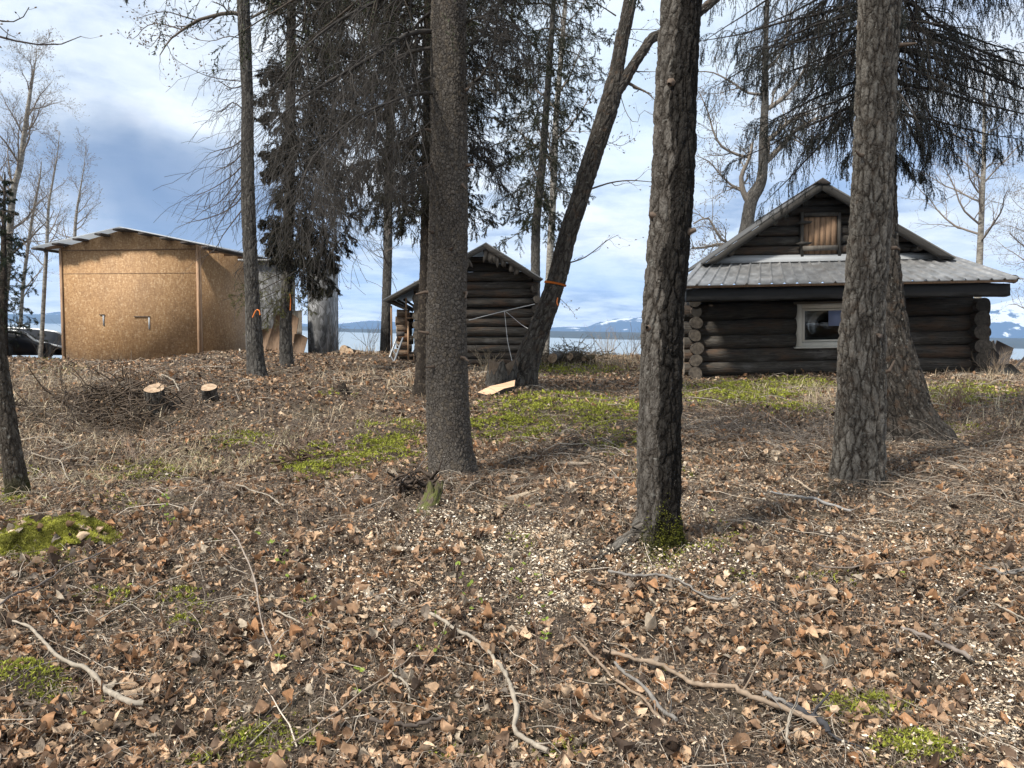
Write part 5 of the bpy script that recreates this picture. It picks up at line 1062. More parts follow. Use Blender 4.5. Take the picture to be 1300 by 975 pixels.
def stump(label, px, row, d, wpx, hpx, mat, seed=1, lean=(.0, -.0), group=None, et=.9, jag=0, name='stump', cat='stump', tint=(.5,)*3):
    base = hit(px, row, 3); d = base[1]; base[2] -= .05; r = wpx/F*d/2; h = hpx/F*d+.05; k = 40; n = 14; rgs = np.random.default_rng(seed)
    a = np.arange(k)*2*np.pi/k; s = np.linspace(0, 1, n); m = 1+.07*np.sin(3*a+rgs.random()*6)[None]+.06*fbm(np.cos(a)[None]*2+s[:, None], np.sin(a)[None]*2, seed, 3)+.35*np.exp(-s[:, None]*h/.08)*(.5+.5*np.cos(4*a+seed))[None]
    top = h*(1+jag*fbm(np.cos(a)*2, np.sin(a)*2, seed+5, 3))+(0 if jag else .42)*r*np.sin(a); z = s[:, None]*top[None]; V = np.stack([r*m*np.cos(a)+lean[0]*z, r*m*np.sin(a)+lean[1]*z, z], -1); bc = np.stack([r*m*np.cos(a), r*m*np.sin(a), z+seed], -1)
    i = np.arange(n-1)[:, None]*k; q = np.arange(k)[None]; q2 = (q+1) % k; b = MB(); b.add(V.reshape(-1, 3), np.stack([i+q, i+q2, i+k+q2, i+k+q], -1).reshape(-1, 4), bc=bc.reshape(-1, 3))
    e = empty(name, label, cat, tuple(base), group); o = b.build('bark', mat, e, True); cv = np.vstack([V[-1], V[-1].mean(0)+np.array([0, 0, -.01 if jag else .004])]); cb = np.vstack([np.stack([r*np.cos(a), r*np.sin(a), a*0], -1), [[0, 0, 0]]])
    b = MB(); b.add(cv+np.array([0, 0, .002]), T=np.stack([np.arange(k), (np.arange(k)+1) % k, np.full(k, k)], -1), bc=cb, col=G(et)); b.build('sawn_top', M_['fresh_end'], e); return e
stump('tree stump with a pale sawn top on the dark bank below the chipboard shed', 202, 520, 9.8, 24, 28, M_['bark_lean'], 1, (-.05, -.25), et=.75)
stump('smaller pale-topped stump near the slim grey trunk', 268, 509, 10.4, 19, 18, M_['bark_lean'], 2, (0, -.35), et=.75)
stump('old grey torn stump behind the bright split log', 634, 492, 12.6, 38, 24, M_['bark_grey'], 3, (.1, 0), et=.14, jag=.9)
stump('short rotten broken stump on the leafy slope', 436, 500, 12, 12, 9, M_['bark_scaly_dark'], 4, jag=.9, et=.1)
# rotten mossy snag at the foot of the straight spruce
def snag():
    p0 = hit(536, 655); p1 = P(553, 618, p0[1]+.15); b = MB(); n, k = 12, 20; a = np.arange(k)*2*np.pi/k; V = []; s = np.linspace(0, 1, n)
    for i, u in enumerate(s):
        c = (p1-p0)*u+np.array([0, 0, -.03*(1-u)]); rr = (.075*(1-.35*u)); V.append(np.stack([c[0]+rr*np.cos(a)*(1+.2*np.sin(3*a)), c[1]+rr*.7*np.sin(a), c[2]+.05*u*np.sin(5*a+1)*(u > .9)+0*a], -1))
    V = np.array(V); i = np.arange(n-1)[:, None]*k; q = np.arange(k)[None]; q2 = (q+1) % k; bc = np.stack([np.broadcast_to(.08*np.cos(a), (n, k)), np.broadcast_to(.08*np.sin(a), (n, k)), np.broadcast_to(s[:, None]*.3, (n, k))], -1)
    b.add(V.reshape(-1, 3), np.stack([i+q, i+q2, i+k+q2, i+k+q], -1).reshape(-1, 4), bc=bc.reshape(-1, 3)); b.add(np.vstack([V[-1], V[-1].mean(0)+np.array([0, 0, -.03])]), T=np.stack([np.arange(k), (np.arange(k)+1) % k, np.full(k, k)], -1), col=G(.2))
    o = b.build('rotten_snag', M_['snag'], None, True); o.location = p0; tag(o, 'rotten mossy snag leaning at the foot of the straight scaly spruce', 'snag')
t_ = NT('snag', True); v_ = t_.attr('bc'); f_ = t_.noise(t_.mapv(v_, (1, 1, .3)), 40, 6, .6); g_ = t_.noise(v_, 14, 4); c_ = t_.ramp(f_, [(.3, (.03, .022, .015)), (.6, (.13, .10, .07)), (.8, (.2, .16, .12))])
c_ = t_.mix(t_.ramp(g_, [(.45, 0), (.55, .9)]), c_, (.10, .11, .025)); c_ = t_.mix(t_.ramp(g_, [(.3, .8), (.38, 0)]), c_, (.32, .12, .04)); t_.col(c_); t_.rough(.95); t_.disp(f_, .03); M_['snag'] = t_.m
snag()
# bright split log by the leaning trunk
def splitlog():
    pts = [(606, 503), (622, 507), (640, 498), (653, 495), (654, 487), (640, 491), (622, 495)]; c = hit(630, 503); dd_ = c[1]-.05; c = P(630, 503, dd_); b = MB(); top = np.array([P(x, y-3, dd_+(503-y)*.03)-c for x, y in pts])+np.array([0, 0, .02]); bot = top+np.array([0, .06, -.11]); n = len(pts)
    V = np.concatenate([top, bot]); b.add(V, [[i, (i+1) % n, n+(i+1) % n, n+i] for i in range(n)], bc=V, col=G(.22), m=0); b.add(top, T=[[0, i, i+1] for i in range(1, n-1)], bc=top, col=G(.62), m=1)
    o = b.build('split_log', [M_['plank_grey_x'], M_['split_face']], None); o.location = c; tag(o, 'bright freshly split log with a pale flat face by the leaning trunk', 'log')
plank('split_face', (.42, .25, .15), (.68, .47, .30), (.12, 1, 1), 24)
splitlog()
single('wood_scrap', 'small pale forked wood scrap at the chipboard shed corner', 'wood scrap', lambda b: (b.box((-.02, 0, 0), (.14, .05, .05)), b.prism([(-.02, .0), (.03, 0), (-.02, .17), (-.05, .19)], 0, .04), b.prism([(.1, .04), (.15, .04), (.19, .10)], 0, .03)), M_['bone'], P(306, 453, 18.2))
# orange tapes
def band(name, label, px, row, d, wpx, hpx, fine, tail=None, slant=0, partial=None):
    z = float(P(px, row, fine[0, 1])[2]); j = int(np.argmin(np.abs(fine[:, 2]-z))); c = fine[j, :3].copy(); r = fine[j, 3]*1.09+.004; k = 28; a = np.linspace(0, 2*np.pi, k+1)[:-1] if partial is None else np.linspace(*partial, k)
    b = MB(); h = hpx/F*d/2; up = unit(fine[min(j+3, len(fine)-1), :3]-fine[max(j-3, 0), :3]); x = unit(np.cross(up, [0, 1, 0])); y = np.cross(up, x)
    V = []; 
    for s_ in (-1, 1):
        for rr in (r, r+.004): V.append(r*0+np.array([rr*(x*math.cos(t)+y*math.sin(t))+up*(s_*h+slant*math.cos(t)*r) for t in a]))
    V = np.concatenate(V); i = np.arange(k-(partial is not None)); i2 = (i+1) % k; Q = np.concatenate([np.stack([a_+i, a_+i2, b_+i2, b_+i], -1) for a_, b_ in ((0, 2*k), (k, 3*k), (0, k), (2*k, 3*k))]); b.add(V, Q)
    if tail: A = np.array([P(x_, y_, d)-c for x_, y_ in tail]); V, Q, _, _ = tubes(resample(A, 8), np.full(8, .010), 5); b.add(V, Q)
    o = b.build(name, M_['orange'], None, True); o.location = c; tag(o, label, 'tape')
band('flagging_tape', 'orange band tied round the leaning furrowed trunk', 706, 360, 11.6, 27, 2.6, l7, [(708, 378), (707, 384), (708.5, 388)], slant=-.10)
band('flagging_tape', 'orange tape hung in a point on the slim grey trunk at the chipboard shed', 323, 399, 11.85, 19, 2.0, l2, [(320.5, 403), (325, 394), (329, 394), (330, 400)], partial=(3.3, 3.5))
band('flagging_tape', 'orange tape strip hanging down the thin spruce before the grey hut', 366, 380, 13.3, 15, 2.0, l3, [(368, 373), (369, 380), (368.5, 394)], partial=(3.3, 3.5))
# ------------------------------------------------------------------ forest litter
def visible_points(n, y0, y1, seed, margin=1.2, power=1.0, pxlo=-180, pxhi=1480):
    """random ground points in the wedge the camera could see (and a step to either side), y from y0 to y1"""
    r = np.random.default_rng(seed); y = y0+(y1-y0)*r.random(n)**power
    xl = (pxlo-CX)/F*y-margin; xr = (pxhi-CX)/F*y+margin; x = xl+(xr-xl)*r.random(n)
    return x, y, r
def mask(px, row, blobs):
    m = np.zeros_like(px)
    for cx, cy, rx, ry, a in blobs: m = np.maximum(m, a*np.clip(1.6-1.6*np.sqrt(((px-cx)/rx)**2+((row-cy)/ry)**2), 0, 1))
    return m
def gproj(x, y):
    z = ground(x, y); X = np.stack([x, y, z], -1); px, row = proj(X); return X, px, row
MOSS = [(50, 690, 95, 34, 1), (395, 592, 55, 22, .9), (490, 570, 60, 24, .95), (440, 590, 40, 18, .7), (15, 632, 30, 14, .5), (235, 765, 60, 20, .6), (235, 798, 28, 10, .7), (130, 760, 60, 16, .5), (35, 875, 80, 38, 1.1), (345, 945, 90, 40, 1.1), (250, 970, 60, 14, .5), (560, 960, 60, 16, .4),
        (845, 715, 60, 18, .4), (1090, 900, 70, 24, 1.1), (1165, 958, 80, 30, 1.1), (1140, 905, 40, 14, .6), (915, 675, 60, 18, .35), (700, 955, 60, 20, .35), (900, 700, 60, 20, .4), (790, 560, 60, 24, .4), (840, 600, 60, 20, .2), (640, 545, 90, 22, .95), (700, 515, 110, 20, .8), (780, 530, 70, 30, .75), (720, 470, 90, 12, .6),
        (500, 545, 60, 16, .5), (950, 500, 110, 20, .8), (1010, 490, 60, 14, .9), (1230, 500, 90, 18, .6), (1200, 545, 80, 14, .35), (310, 560, 60, 16, .45), (190, 600, 80, 22, .3), (660, 690, 26, 16, .4), (1060, 735, 50, 14, .35), (940, 735, 40, 12, .3), (405, 570, 24, 10, .7), (470, 790, 30, 10, .35), (1010, 520, 60, 12, .5), (20, 600, 40, 14, .4), (430, 500, 30, 8, .3), (130, 640, 80, 20, .2)]
CHIPS = [(665, 715, 110, 62, 1.0), (590, 680, 130, 40, .55), (700, 770, 110, 50, .75), (520, 690, 90, 40, .5), (610, 745, 150, 50, .6), (1265, 935, 70, 50, 1.0), (1120, 690, 160, 40, .35), (830, 720, 130, 40, .5), (1180, 760, 120, 40, .4), (1230, 850, 120, 50, .5), (480, 745, 120, 60, .4), (930, 745, 120, 40, .35), (1010, 560, 60, 12, .4), (330, 720, 120, 60, .2), (1140, 960, 90, 30, .5), (880, 640, 300, 40, .2)]
DUST = [(700, 510, 45, 7, .9), (720, 520, 50, 6, .6), (640, 505, 30, 8, .6), (668, 632, 26, 6, .8), (620, 510, 25, 8, .5)]
STRAW = [(60, 560, 160, 80, .8), (250, 585, 120, 34, 1), (60, 490, 110, 24, .7), (330, 560, 100, 30, .6), (740, 460, 110, 12, .9), (640, 475, 60, 14, .8), (470, 490, 110, 20, .5), (1250, 480, 70, 16, .9), (1010, 500, 90, 14, .6), (1190, 500, 60, 20, .5), (1260, 530, 80, 30, .5), (440, 540, 120, 26, .5), (1040, 520, 40, 14, .8), (0, 620, 120, 50, .6)]
TWIGGY = [(200, 505, 150, 34, 1), (1010, 560, 260, 50, .9), (720, 590, 130, 40, .7), (1200, 600, 160, 60, .8), (120, 780, 200, 90, .8), (560, 620, 80, 30, .5), (1150, 690, 200, 60, .5), (900, 560, 120, 40, .6), (100, 560, 150, 60, .4)]
BARE = [(200, 510, 110, 26, .6), (250, 530, 160, 30, .4)]
PAL = np.array([(.46, .31, .195), (.37, .235, .145), (.27, .165, .10), (.15, .098, .066), (.065, .045, .033), (.38, .315, .24), (.60, .44, .30), (.36, .195, .10), (.22, .18, .145)])
def leaves(x, y, size, rg, nu=4, nv=5, pal=PAL, pw=None, lift=.03, tilt=.5, stem=False):
    n = len(x); z = ground(x, y)
    u = np.linspace(-1, 1, nu); v = np.linspace(0, 1, nv); U, Vv = np.meshgrid(u, v); wv = np.array([np.interp(t, [0, .12, .35, .7, .9, 1], [.12, .72, 1, .62, .24, .03]) for t in v])
    L = size; Wd = (size*(.62+.25*rg.random(n))*.5)[:, None, None]; c1 = rg.normal(size=n)*.9+.35; c2 = rg.normal(size=n)*.85+.3; tw = rg.normal(size=n)*.5; cr = rg.normal(size=(n, nv, nu))*.07
    lx = U[None]*wv[None, :, None]*Wd*(1+.15*rg.normal(size=(n, nv, nu))); ly = (Vv-.5)[None]*L[:, None, None]
    uu = U[None]*wv[None, :, None]; lz = L[:, None, None]*(c1[:, None, None]*uu**2*.42+c2[:, None, None]*((Vv-.5)[None]*2)**2*.22+tw[:, None, None]*uu*(Vv-.5)[None]*.5+cr)
    fold = (rg.random(n) < .25)[:, None, None]; lz = lz+fold*np.abs(uu)*L[:, None, None]*.25
    X = np.stack([lx, ly, lz], -1).reshape(n, -1, 3)
    ax = rg.normal(size=(n, 2))*tilt; az = rg.random(n)*6.283; ca, sa = np.cos(az), np.sin(az)
    cx, sx = np.cos(ax[:, 0]), np.sin(ax[:, 0]); cy, sy = np.cos(ax[:, 1]), np.sin(ax[:, 1])
    X = np.stack([X[..., 0], X[..., 1]*cx[:, None]-X[..., 2]*sx[:, None], X[..., 1]*sx[:, None]+X[..., 2]*cx[:, None]], -1)
    X = np.stack([X[..., 0]*cy[:, None]+X[..., 2]*sy[:, None], X[..., 1], -X[..., 0]*sy[:, None]+X[..., 2]*cy[:, None]], -1)
    X = np.stack([X[..., 0]*ca[:, None]-X[..., 1]*sa[:, None], X[..., 0]*sa[:, None]+X[..., 1]*ca[:, None], X[..., 2]], -1)
    low = X[..., 2].min(1); zz = z-low*.55+rg.random(n)**2*lift
    X = X+np.stack([x, y, zz], -1)[:, None]
    k = nu*nv; i = (np.arange(nv-1)[:, None]*nu+np.arange(nu-1)[None]).ravel(); q = np.stack([i, i+1, i+nu+1, i+nu], -1); Q = (np.arange(n)[:, None, None]*k+q[None]).reshape(-1, 4)
    ci = rg.choice(len(pal), n, p=pw); c = pal[ci]*(.75+.5*rg.random((n, 1))); c = np.repeat(c, k, 0)*(.85+.3*rg.random((n*k, 1)))
    return X.reshape(-1, 3), Q, c
def pick(x, y, rg, w):
    k = rg.random(len(x)) < w; return x[k], y[k]
def leaf_layer(b, n, y0, y1, seed, s0, s1, nu, nv, power=1.0, dens=None, lift=.03, tilt=.5):
    x, y, r = visible_points(n, y0, y1, seed, power=power); X, px, row = gproj(x, y)
    w = 1-.95*np.clip(mask(px, row, MOSS), 0, 1)-.72*mask(px, row, CHIPS)-.6*mask(px, row, STRAW)-.75*mask(px, row, BARE); w *= np.clip(.75+1.0*fbm(x*1.3, y*1.3, 50, 3), .12, 1)
    x, y = pick(x, y, r, np.clip(w, .05, 1)); sz = s0*.7+(s1-s0*.7)*r.random(len(x))**2.2
    pw = np.array([.17, .17, .14, .13, .12, .06, .06, .11, .04])
    V, Q, c = leaves(x, y, sz, r, nu, nv, lift=lift, tilt=tilt, pw=pw); b.add(V, Q, col=c)
b = MB()
leaf_layer(b, 34000, 2.1, 5.0, 101, .03, .082, 5, 6, lift=.035, tilt=.42)
leaf_layer(b, 52000, 2.1, 5.0, 107, .010, .035, 3, 3, lift=.035, tilt=.7)
leaf_layer(b, 34000, 5.0, 9.0, 102, .025, .075, 4, 4, lift=.035, tilt=.5)
leaf_layer(b, 55000, 5.0, 9.0, 108, .015, .035, 3, 3, lift=.03, tilt=.7)
leaf_layer(b, 42000, 9.0, 15.0, 103, .03, .08, 3, 4, lift=.05, tilt=.6)
leaf_layer(b, 30000, 15.0, 22.5, 104, .04, .10, 3, 3, lift=.07, tilt=.65)
litter = b.build('leaf_litter', M_['leaf'], None, True); tag(litter, 'dry curled brown leaves covering the whole forest floor', 'leaves', kind='stuff')
# duff: tiny crumbs, needles and bits between the leaves
def crumbs(b, n, y0, y1, seed, s, cols, blobs=None, lift=.02, asp=3.0, cl=(.7, 1.6), power=1.0):
    x, y, r = visible_points(n, y0, y1, seed, power=power)
    if blobs is not None:
        X, px, row = gproj(x, y); m = mask(px, row, blobs); m = m*np.clip(cl[0]+cl[1]*fbm(x*4, y*4, seed, 4), 0, 1); x, y = pick(x, y, r, m)
    n = len(x); z = ground(x, y)+r.random(n)**1.5*lift; c = np.stack([x, y, z], -1); a = r.random(n)*6.283; e = r.normal(size=n)*.35; L = s*(.35+1.7*r.random(n)**2)
    d = np.stack([np.cos(a)*np.cos(e), np.sin(a)*np.cos(e), np.sin(e)], -1)*L[:, None]/2; w_ = unit(np.cross(d, r.normal(size=d.shape)))*(L/asp/2)[:, None]
    V = np.stack([c-d-w_*.6, c-d*.2+w_, c+d+w_*.5, c+d*.3-w_], 1).reshape(-1, 3); col = np.asarray(cols)[r.integers(len(cols), size=n)]*(.7+.6*r.random((n, 1))); b.add(V, np.arange(4*n).reshape(-1, 4), col=np.repeat(col, 4, 0))
b = MB(); DC = [(.10, .07, .05), (.21, .145, .095), (.36, .26, .175), (.06, .043, .032), (.46, .36, .26), (.13, .10, .075)]
crumbs(b, 260000, 2.1, 6.0, 120, .017, DC, asp=3.5, lift=.045); crumbs(b, 200000, 6.0, 12.0, 121, .03, DC, asp=4, lift=.05); crumbs(b, 100000, 12, 22.5, 122, .055, DC, asp=4, lift=.07)
o = b.build('forest_duff', M_['leaf'], None); tag(o, 'fine crumbled bark, needles and leaf bits between the leaves', 'leaf litter', kind='stuff')
b = MB(); WC = [(.62, .52, .40), (.66, .58, .46), (.46, .36, .25), (.54, .41, .28), (.72, .65, .55)]
crumbs(b, 620000, 2.1, 7.0, 130, .0135, WC, CHIPS, asp=2.4, lift=.075, cl=(.75, 2.2)); crumbs(b, 30000, 2.1, 7.0, 131, .009, WC, None, asp=2.4, lift=.05); crumbs(b, 50000, 4.6, 14, 132, .024, [(.56, .38, .25), (.62, .45, .31)], DUST, asp=1.8, lift=.02); crumbs(b, 2500, 7, 14, 134, .03, WC, None, asp=2.4)
o = b.build('wood_chips', M_['chip'], None); tag(o, 'pale wood chips and sawdust scattered over the leaves', 'wood chips', kind='stuff')
# thin twigs
def twig_bits(b, n, y0, y1, seed, l0, l1, r_, cols, blobs=None, base=.15, N=4, lift=.05, k=3, ang=None):
    x, y, r = visible_points(n, y0, y1, seed); X, px, row = gproj(x, y)
    if blobs is not None: x, y = pick(x, y, r, np.clip(base+mask(px, row, blobs), 0, 1))
    n = len(x); a = r.random(n)*6.283 if ang is None else np.radians(ang)+r.normal(size=n)*.5; L = l0+(l1-l0)*r.random(n)**2; C = np.empty((n, N, 3)); cx, cy = x.copy(), y.copy(); z0 = r.random(n)*lift*.4+.004; bow = r.random(n)*lift
    for j in range(N):
        t = j/(N-1); C[:, j, 0] = cx; C[:, j, 1] = cy; C[:, j, 2] = ground(cx, cy)+z0+bow*4*t*(1-t)*.6+.3*bow*t*(r.random(n) < .5); a = a+r.normal(size=n)*.28; cx = cx+np.cos(a)*L/(N-1); cy = cy+np.sin(a)*L/(N-1)
    R = (r_*(.5+r.random(n))*np.clip(L/l1, .4, 1))[:, None]*np.linspace(1, .45, N)[None]; V, Q, bc, _ = tubes(C, R, k); col = np.asarray(cols)[r.integers(len(cols), size=n)]*(.7+.6*r.random((n, 1))); b.add(V, Q, bc=bc, col=np.repeat(col, N*k, 0))
b = MB(); TC = [(.28, .235, .19), (.38, .33, .27), (.17, .13, .10), (.48, .42, .35), (.20, .145, .105), (.10, .075, .06)]
twig_bits(b, 7500, 2.1, 5.2, 140, .06, .42, .0028, TC, TWIGGY, .5, N=5, k=4); twig_bits(b, 18000, 5.0, 9.5, 141, .08, .5, .0036, TC, TWIGGY, .3, N=5, lift=.08); twig_bits(b, 12000, 9.5, 17, 142, .1, .6, .005, TC, TWIGGY+STRAW, .3, N=4, lift=.12); twig_bits(b, 42000, 2.1, 7, 143, .02, .09, .0014, TC, None, N=3, lift=.07)
o = b.build('twig_litter', M_['twig'], None); tag(o, 'thin dead twigs strewn among the leaves', 'twigs', kind='stuff')
# blades: dry straw, green grass
def blades(b, n, y0, y1, seed, h0, h1, wd, cols, blobs, lean=.6, flat=0.0, clump=5.0):
    x, y, r = visible_points(n, y0, y1, seed); X, px, row = gproj(x, y); m = mask(px, row, blobs)*np.clip(.55+1.8*fbm(x*clump, y*clump, seed, 2), .02, 1); x, y = pick(x, y, r, m); n = len(x)
    z = ground(x, y); a = r.random(n)*6.283; h = h0+(h1-h0)*r.random(n)**1.5; le = np.abs(r.normal(size=n))*lean+flat; p = np.stack([x, y, z-.005], -1); hd = np.stack([np.cos(a), np.sin(a), 0*a], -1); pts = []
    q = p.copy(); e = np.full(n, 1.45)
    for j in range(4): pts.append(q.copy()); e = e-le*.5; d = hd*np.cos(e)[:, None]+np.array([0, 0, 1.0])*np.sin(e)[:, None]; q = q+d*(h/3)[:, None]
    w_ = np.stack([-np.sin(a), np.cos(a), 0*a], -1)*(wd*(.6+.8*r.random(n)))[:, None]; V = np.stack([pts[0]-w_, pts[0]+w_, pts[1]-w_*.85, pts[1]+w_*.85, pts[2]-w_*.6, pts[2]+w_*.6, pts[3]], 1); V[..., 2] = np.maximum(V[..., 2], (z+.004)[:, None])
    i = np.arange(n)[:, None]*7; Q = np.concatenate([i+np.array([[0, 1, 3, 2]]), i+np.array([[2, 3, 5, 4]])]); T = i+np.array([[4, 5, 6]]); col = np.asarray(cols)[r.integers(len(cols), size=n)]*(.7+.6*r.random((n, 1))); b.add(V.reshape(-1, 3), Q, T, col=np.repeat(col, 7, 0))
b = MB(); SCOL = [(.56, .46, .32), (.46, .36, .24), (.36, .27, .18), (.64, .55, .40)]
blades(b, 70000, 4.5, 10, 150, .06, .30, .0022, SCOL, STRAW, .7, .5); blades(b, 110000, 9, 22, 151, .06, .32, .004, SCOL, STRAW, .6, .3); blades(b, 9000, 17.5, 21.5, 152, .1, .45, .005, SCOL, [(740, 458, 140, 16, 1), (470, 452, 80, 10, .5), (600, 468, 60, 12, 1), (1270, 478, 60, 12, 1)], .3, .1)
blades(b, 60000, 5.8, 9.6, 153, .04, .14, .003, [(.66, .60, .36), (.56, .52, .27), (.70, .62, .42)], [(245, 583, 115, 26, 1.3), (120, 610, 90, 18, .7), (340, 560, 60, 16, .8)], .8, .4)
o = b.build('dry_grass', M_['grass'], None); tag(o, 'bleached dry grass lying over the bank', 'grass', kind='stuff')
b = MB(); GC = [(.24, .26, .07), (.30, .30, .09), (.18, .21, .05), (.36, .33, .13)]
GRASS = [(950, 500, 140, 26, 1.2), (1200, 505, 130, 24, 1), (640, 548, 110, 24, .6), (720, 520, 130, 26, .5), (780, 545, 80, 24, .45), (255, 585, 90, 22, .55), (170, 600, 90, 26, .35), (490, 568, 60, 20, .5), (55, 455, 30, 10, .9), (70, 470, 50, 14, .5), (740, 470, 100, 12, .5)]
blades(b, 60000, 5, 10.5, 160, .02, .10, .0022, GC, GRASS, .8, .3); blades(b, 170000, 9, 20, 161, .035, .15, .004, GC, GRASS, .7, .3)
o = b.build('green_grass', M_['grass'], None); tag(o, 'short new green grass in patches before the buildings', 'grass', kind='stuff')
def mossy(b, n, y0, y1, seed, h, wd, blobs, lift=.03, mound=None):
    x, y, r = visible_points(n, y0, y1, seed); X, px, row = gproj(x, y); m = mask(px, row, blobs)*np.clip(.85+2.2*fbm(x*4.5, y*4.5, 77, 3), 0, 1); x, y = pick(x, y, r, m); n = len(x)
    z = ground(x, y)+lift*np.clip(.6+1.3*fbm(x*7, y*7, 78, 3), .1, 1.2)*np.clip(mask(*gproj(x, y)[1:], blobs)*1.5, .2, 1)
    c = np.stack([x, y, z], -1)
    for j in range(3):
        d = unit(r.normal(size=(n, 3))*np.array([1, 1, .6])+np.array([0, 0, .9]))*(h*(.6+.8*r.random(n)))[:, None]; w_ = unit(np.cross(d, r.normal(size=d.shape)))*wd; V = np.stack([c-w_, c+w_, c+d], 1).reshape(-1, 3)
        col = np.array([(.32, .35, .055), (.40, .41, .08), (.24, .26, .045), (.17, .16, .05)])[r.integers(4, size=n)]*(.7+.6*r.random((n, 1))); b.add(V, T=np.arange(3*n).reshape(-1, 3), col=np.repeat(col, 3, 0))
b = MB(); mossy(b, 200000, 2.1, 5.2, 170, .018, .0045, MOSS[2:]+[MOSS[0]], .055); mossy(b, 200000, 5.2, 9.5, 171, .026, .008, MOSS[1:], .06); mossy(b, 130000, 9.5, 20, 172, .04, .014, MOSS[1:], .07)
o = b.build('moss_cover', M_['moss'], None); tag(o, 'bright green moss creeping in patches over the ground', 'moss', kind='stuff')
# moss mound
mc = hit(32, 706); r = np.random.default_rng(9); n = 60; a = np.linspace(0, 2*np.pi, n, endpoint=False); rr = np.linspace(0, 1, 22); A_, R_ = np.meshgrid(a, rr); ex = 1+.15*np.sin(3*A_+1)+.08*np.sin(5*A_)
X_ = mc[0]+.36*R_*ex*np.cos(A_); Y_ = mc[1]+.22+.30*R_*ex*np.sin(A_); Z_ = ground(X_, Y_)+.15*.66*np.clip(1-R_**2, 0, 1)**.8+.06*fbm(X_*6, Y_*6, 5, 4)-.04*(R_ > .98); V = np.stack([X_, Y_, Z_], -1).reshape(-1, 3)
i = np.arange(21)[:, None]*n; q = np.arange(n)[None]; me_ = empty('moss_mound', 'big rounded bright green moss mound at the edge of the slope', 'moss mound', tuple(mc)); mb_ = MB(); mb_.add(V-mc, np.stack([i+q, i+(q+1) % n, i+n+(q+1) % n, i+n+q], -1).reshape(-1, 4), col=(.10, .085, .045)); mb_.build('hummock', M_['earth'], me_, True)
n = 90000; aa_ = r.random(n)*6.283; r2 = np.sqrt(r.random(n)); ex = 1+.15*np.sin(3*aa_+1)+.08*np.sin(5*aa_); x = mc[0]+.36*r2*ex*np.cos(aa_); y = mc[1]+.22+.30*r2*ex*np.sin(aa_); keep = (fbm(x*9, y*9, 91, 3) > -.28) & (r2 < 1.02-.35*r.random(len(x))**3); x, y, r2 = x[keep], y[keep], r2[keep]; n = len(x)
z = ground(x, y)+.15*.66*np.clip(1-r2**2, 0, 1)**.8+.06*fbm(x*6, y*6, 5, 4)+.012; c = np.stack([x, y, z], -1)-mc; mb_ = MB()
d = unit(r.normal(size=(n, 3))+np.array([0, 0, 1.0]))*(.016*(.6+.8*r.random(n)))[:, None]; w_ = unit(np.cross(d, r.normal(size=d.shape)))*.0045; col = np.array([(.48, .48, .09), (.58, .56, .15), (.32, .32, .07)])[r.integers(3, size=n)]*(.7+.6*r.random((n, 1)))*(.75+.9*fbm(x*14, y*14, 92, 2)[:, None]); mb_.add(np.stack([c-w_, c+w_, c+d], 1).reshape(-1, 3), T=np.arange(3*n).reshape(-1, 3), col=np.repeat(col, 3, 0)); mb_.build('moss_leaves', M_['moss'], me_)
n = 70; aa_ = r.random(n)*6.283; r2 = np.sqrt(r.random(n))*1.05; x = mc[0]+.36*r2*np.cos(aa_); y = mc[1]+.22+.30*r2*np.sin(aa_); V, Q, c = leaves(x, y, .03+.05*r.random(n), r, 4, 5, lift=.01); V[:, 2] += np.repeat(.15*.66*np.clip(1-r2**2, 0, 1)**.8+.06*fbm(x*6, y*6, 5, 4)+.012, 20)
mb_ = MB(); mb_.add(V-mc, Q, col=c); mb_.build('fallen_leaves', M_['leaf'], me_, True)
# moss tufts on the foot of the middle trunk
r = np.random.default_rng(12); n = 9000; f8 = l8[l8[:, 2] < l8[0, 2]+.55]; j = r.integers(len(f8), size=n); a = -np.pi/2+r.normal(size=n)*.75+.2; hh = (f8[j, 2]-f8[0, 2]-.1); k_ = r.random(n) < np.clip(.95-hh*1.9-.35*np.abs(a+1.35), 0, 1)*np.clip(.6+2*fbm(a*3, f8[j, 2]*9, 7, 3), 0, 1); j, a = j[k_], a[k_]; n = len(j)
rad = f8[j, 3]*(1.03+.42*.5*np.exp(-hh[k_]/.13)); c = np.stack([f8[j, 0]+rad*np.cos(a), f8[j, 1]+rad*np.sin(a), f8[j, 2]+r.random(n)*.01], -1)-inv(t8); d = unit(np.stack([np.cos(a), np.sin(a), .2+0*a], -1)+r.normal(size=(n, 3))*.5)*.016; w_ = unit(np.cross(d, r.normal(size=d.shape)))*.004
col = np.array([(.10, .11, .02), (.17, .17, .03), (.06, .065, .015)])[r.integers(3, size=n)]; mb_ = MB(); mb_.add(np.stack([c-w_, c+w_, c+d], 1).reshape(-1, 3), T=np.arange(3*n).reshape(-1, 3), col=np.repeat(col, 3, 0)); mb_.build('moss', M_['moss'], t8)

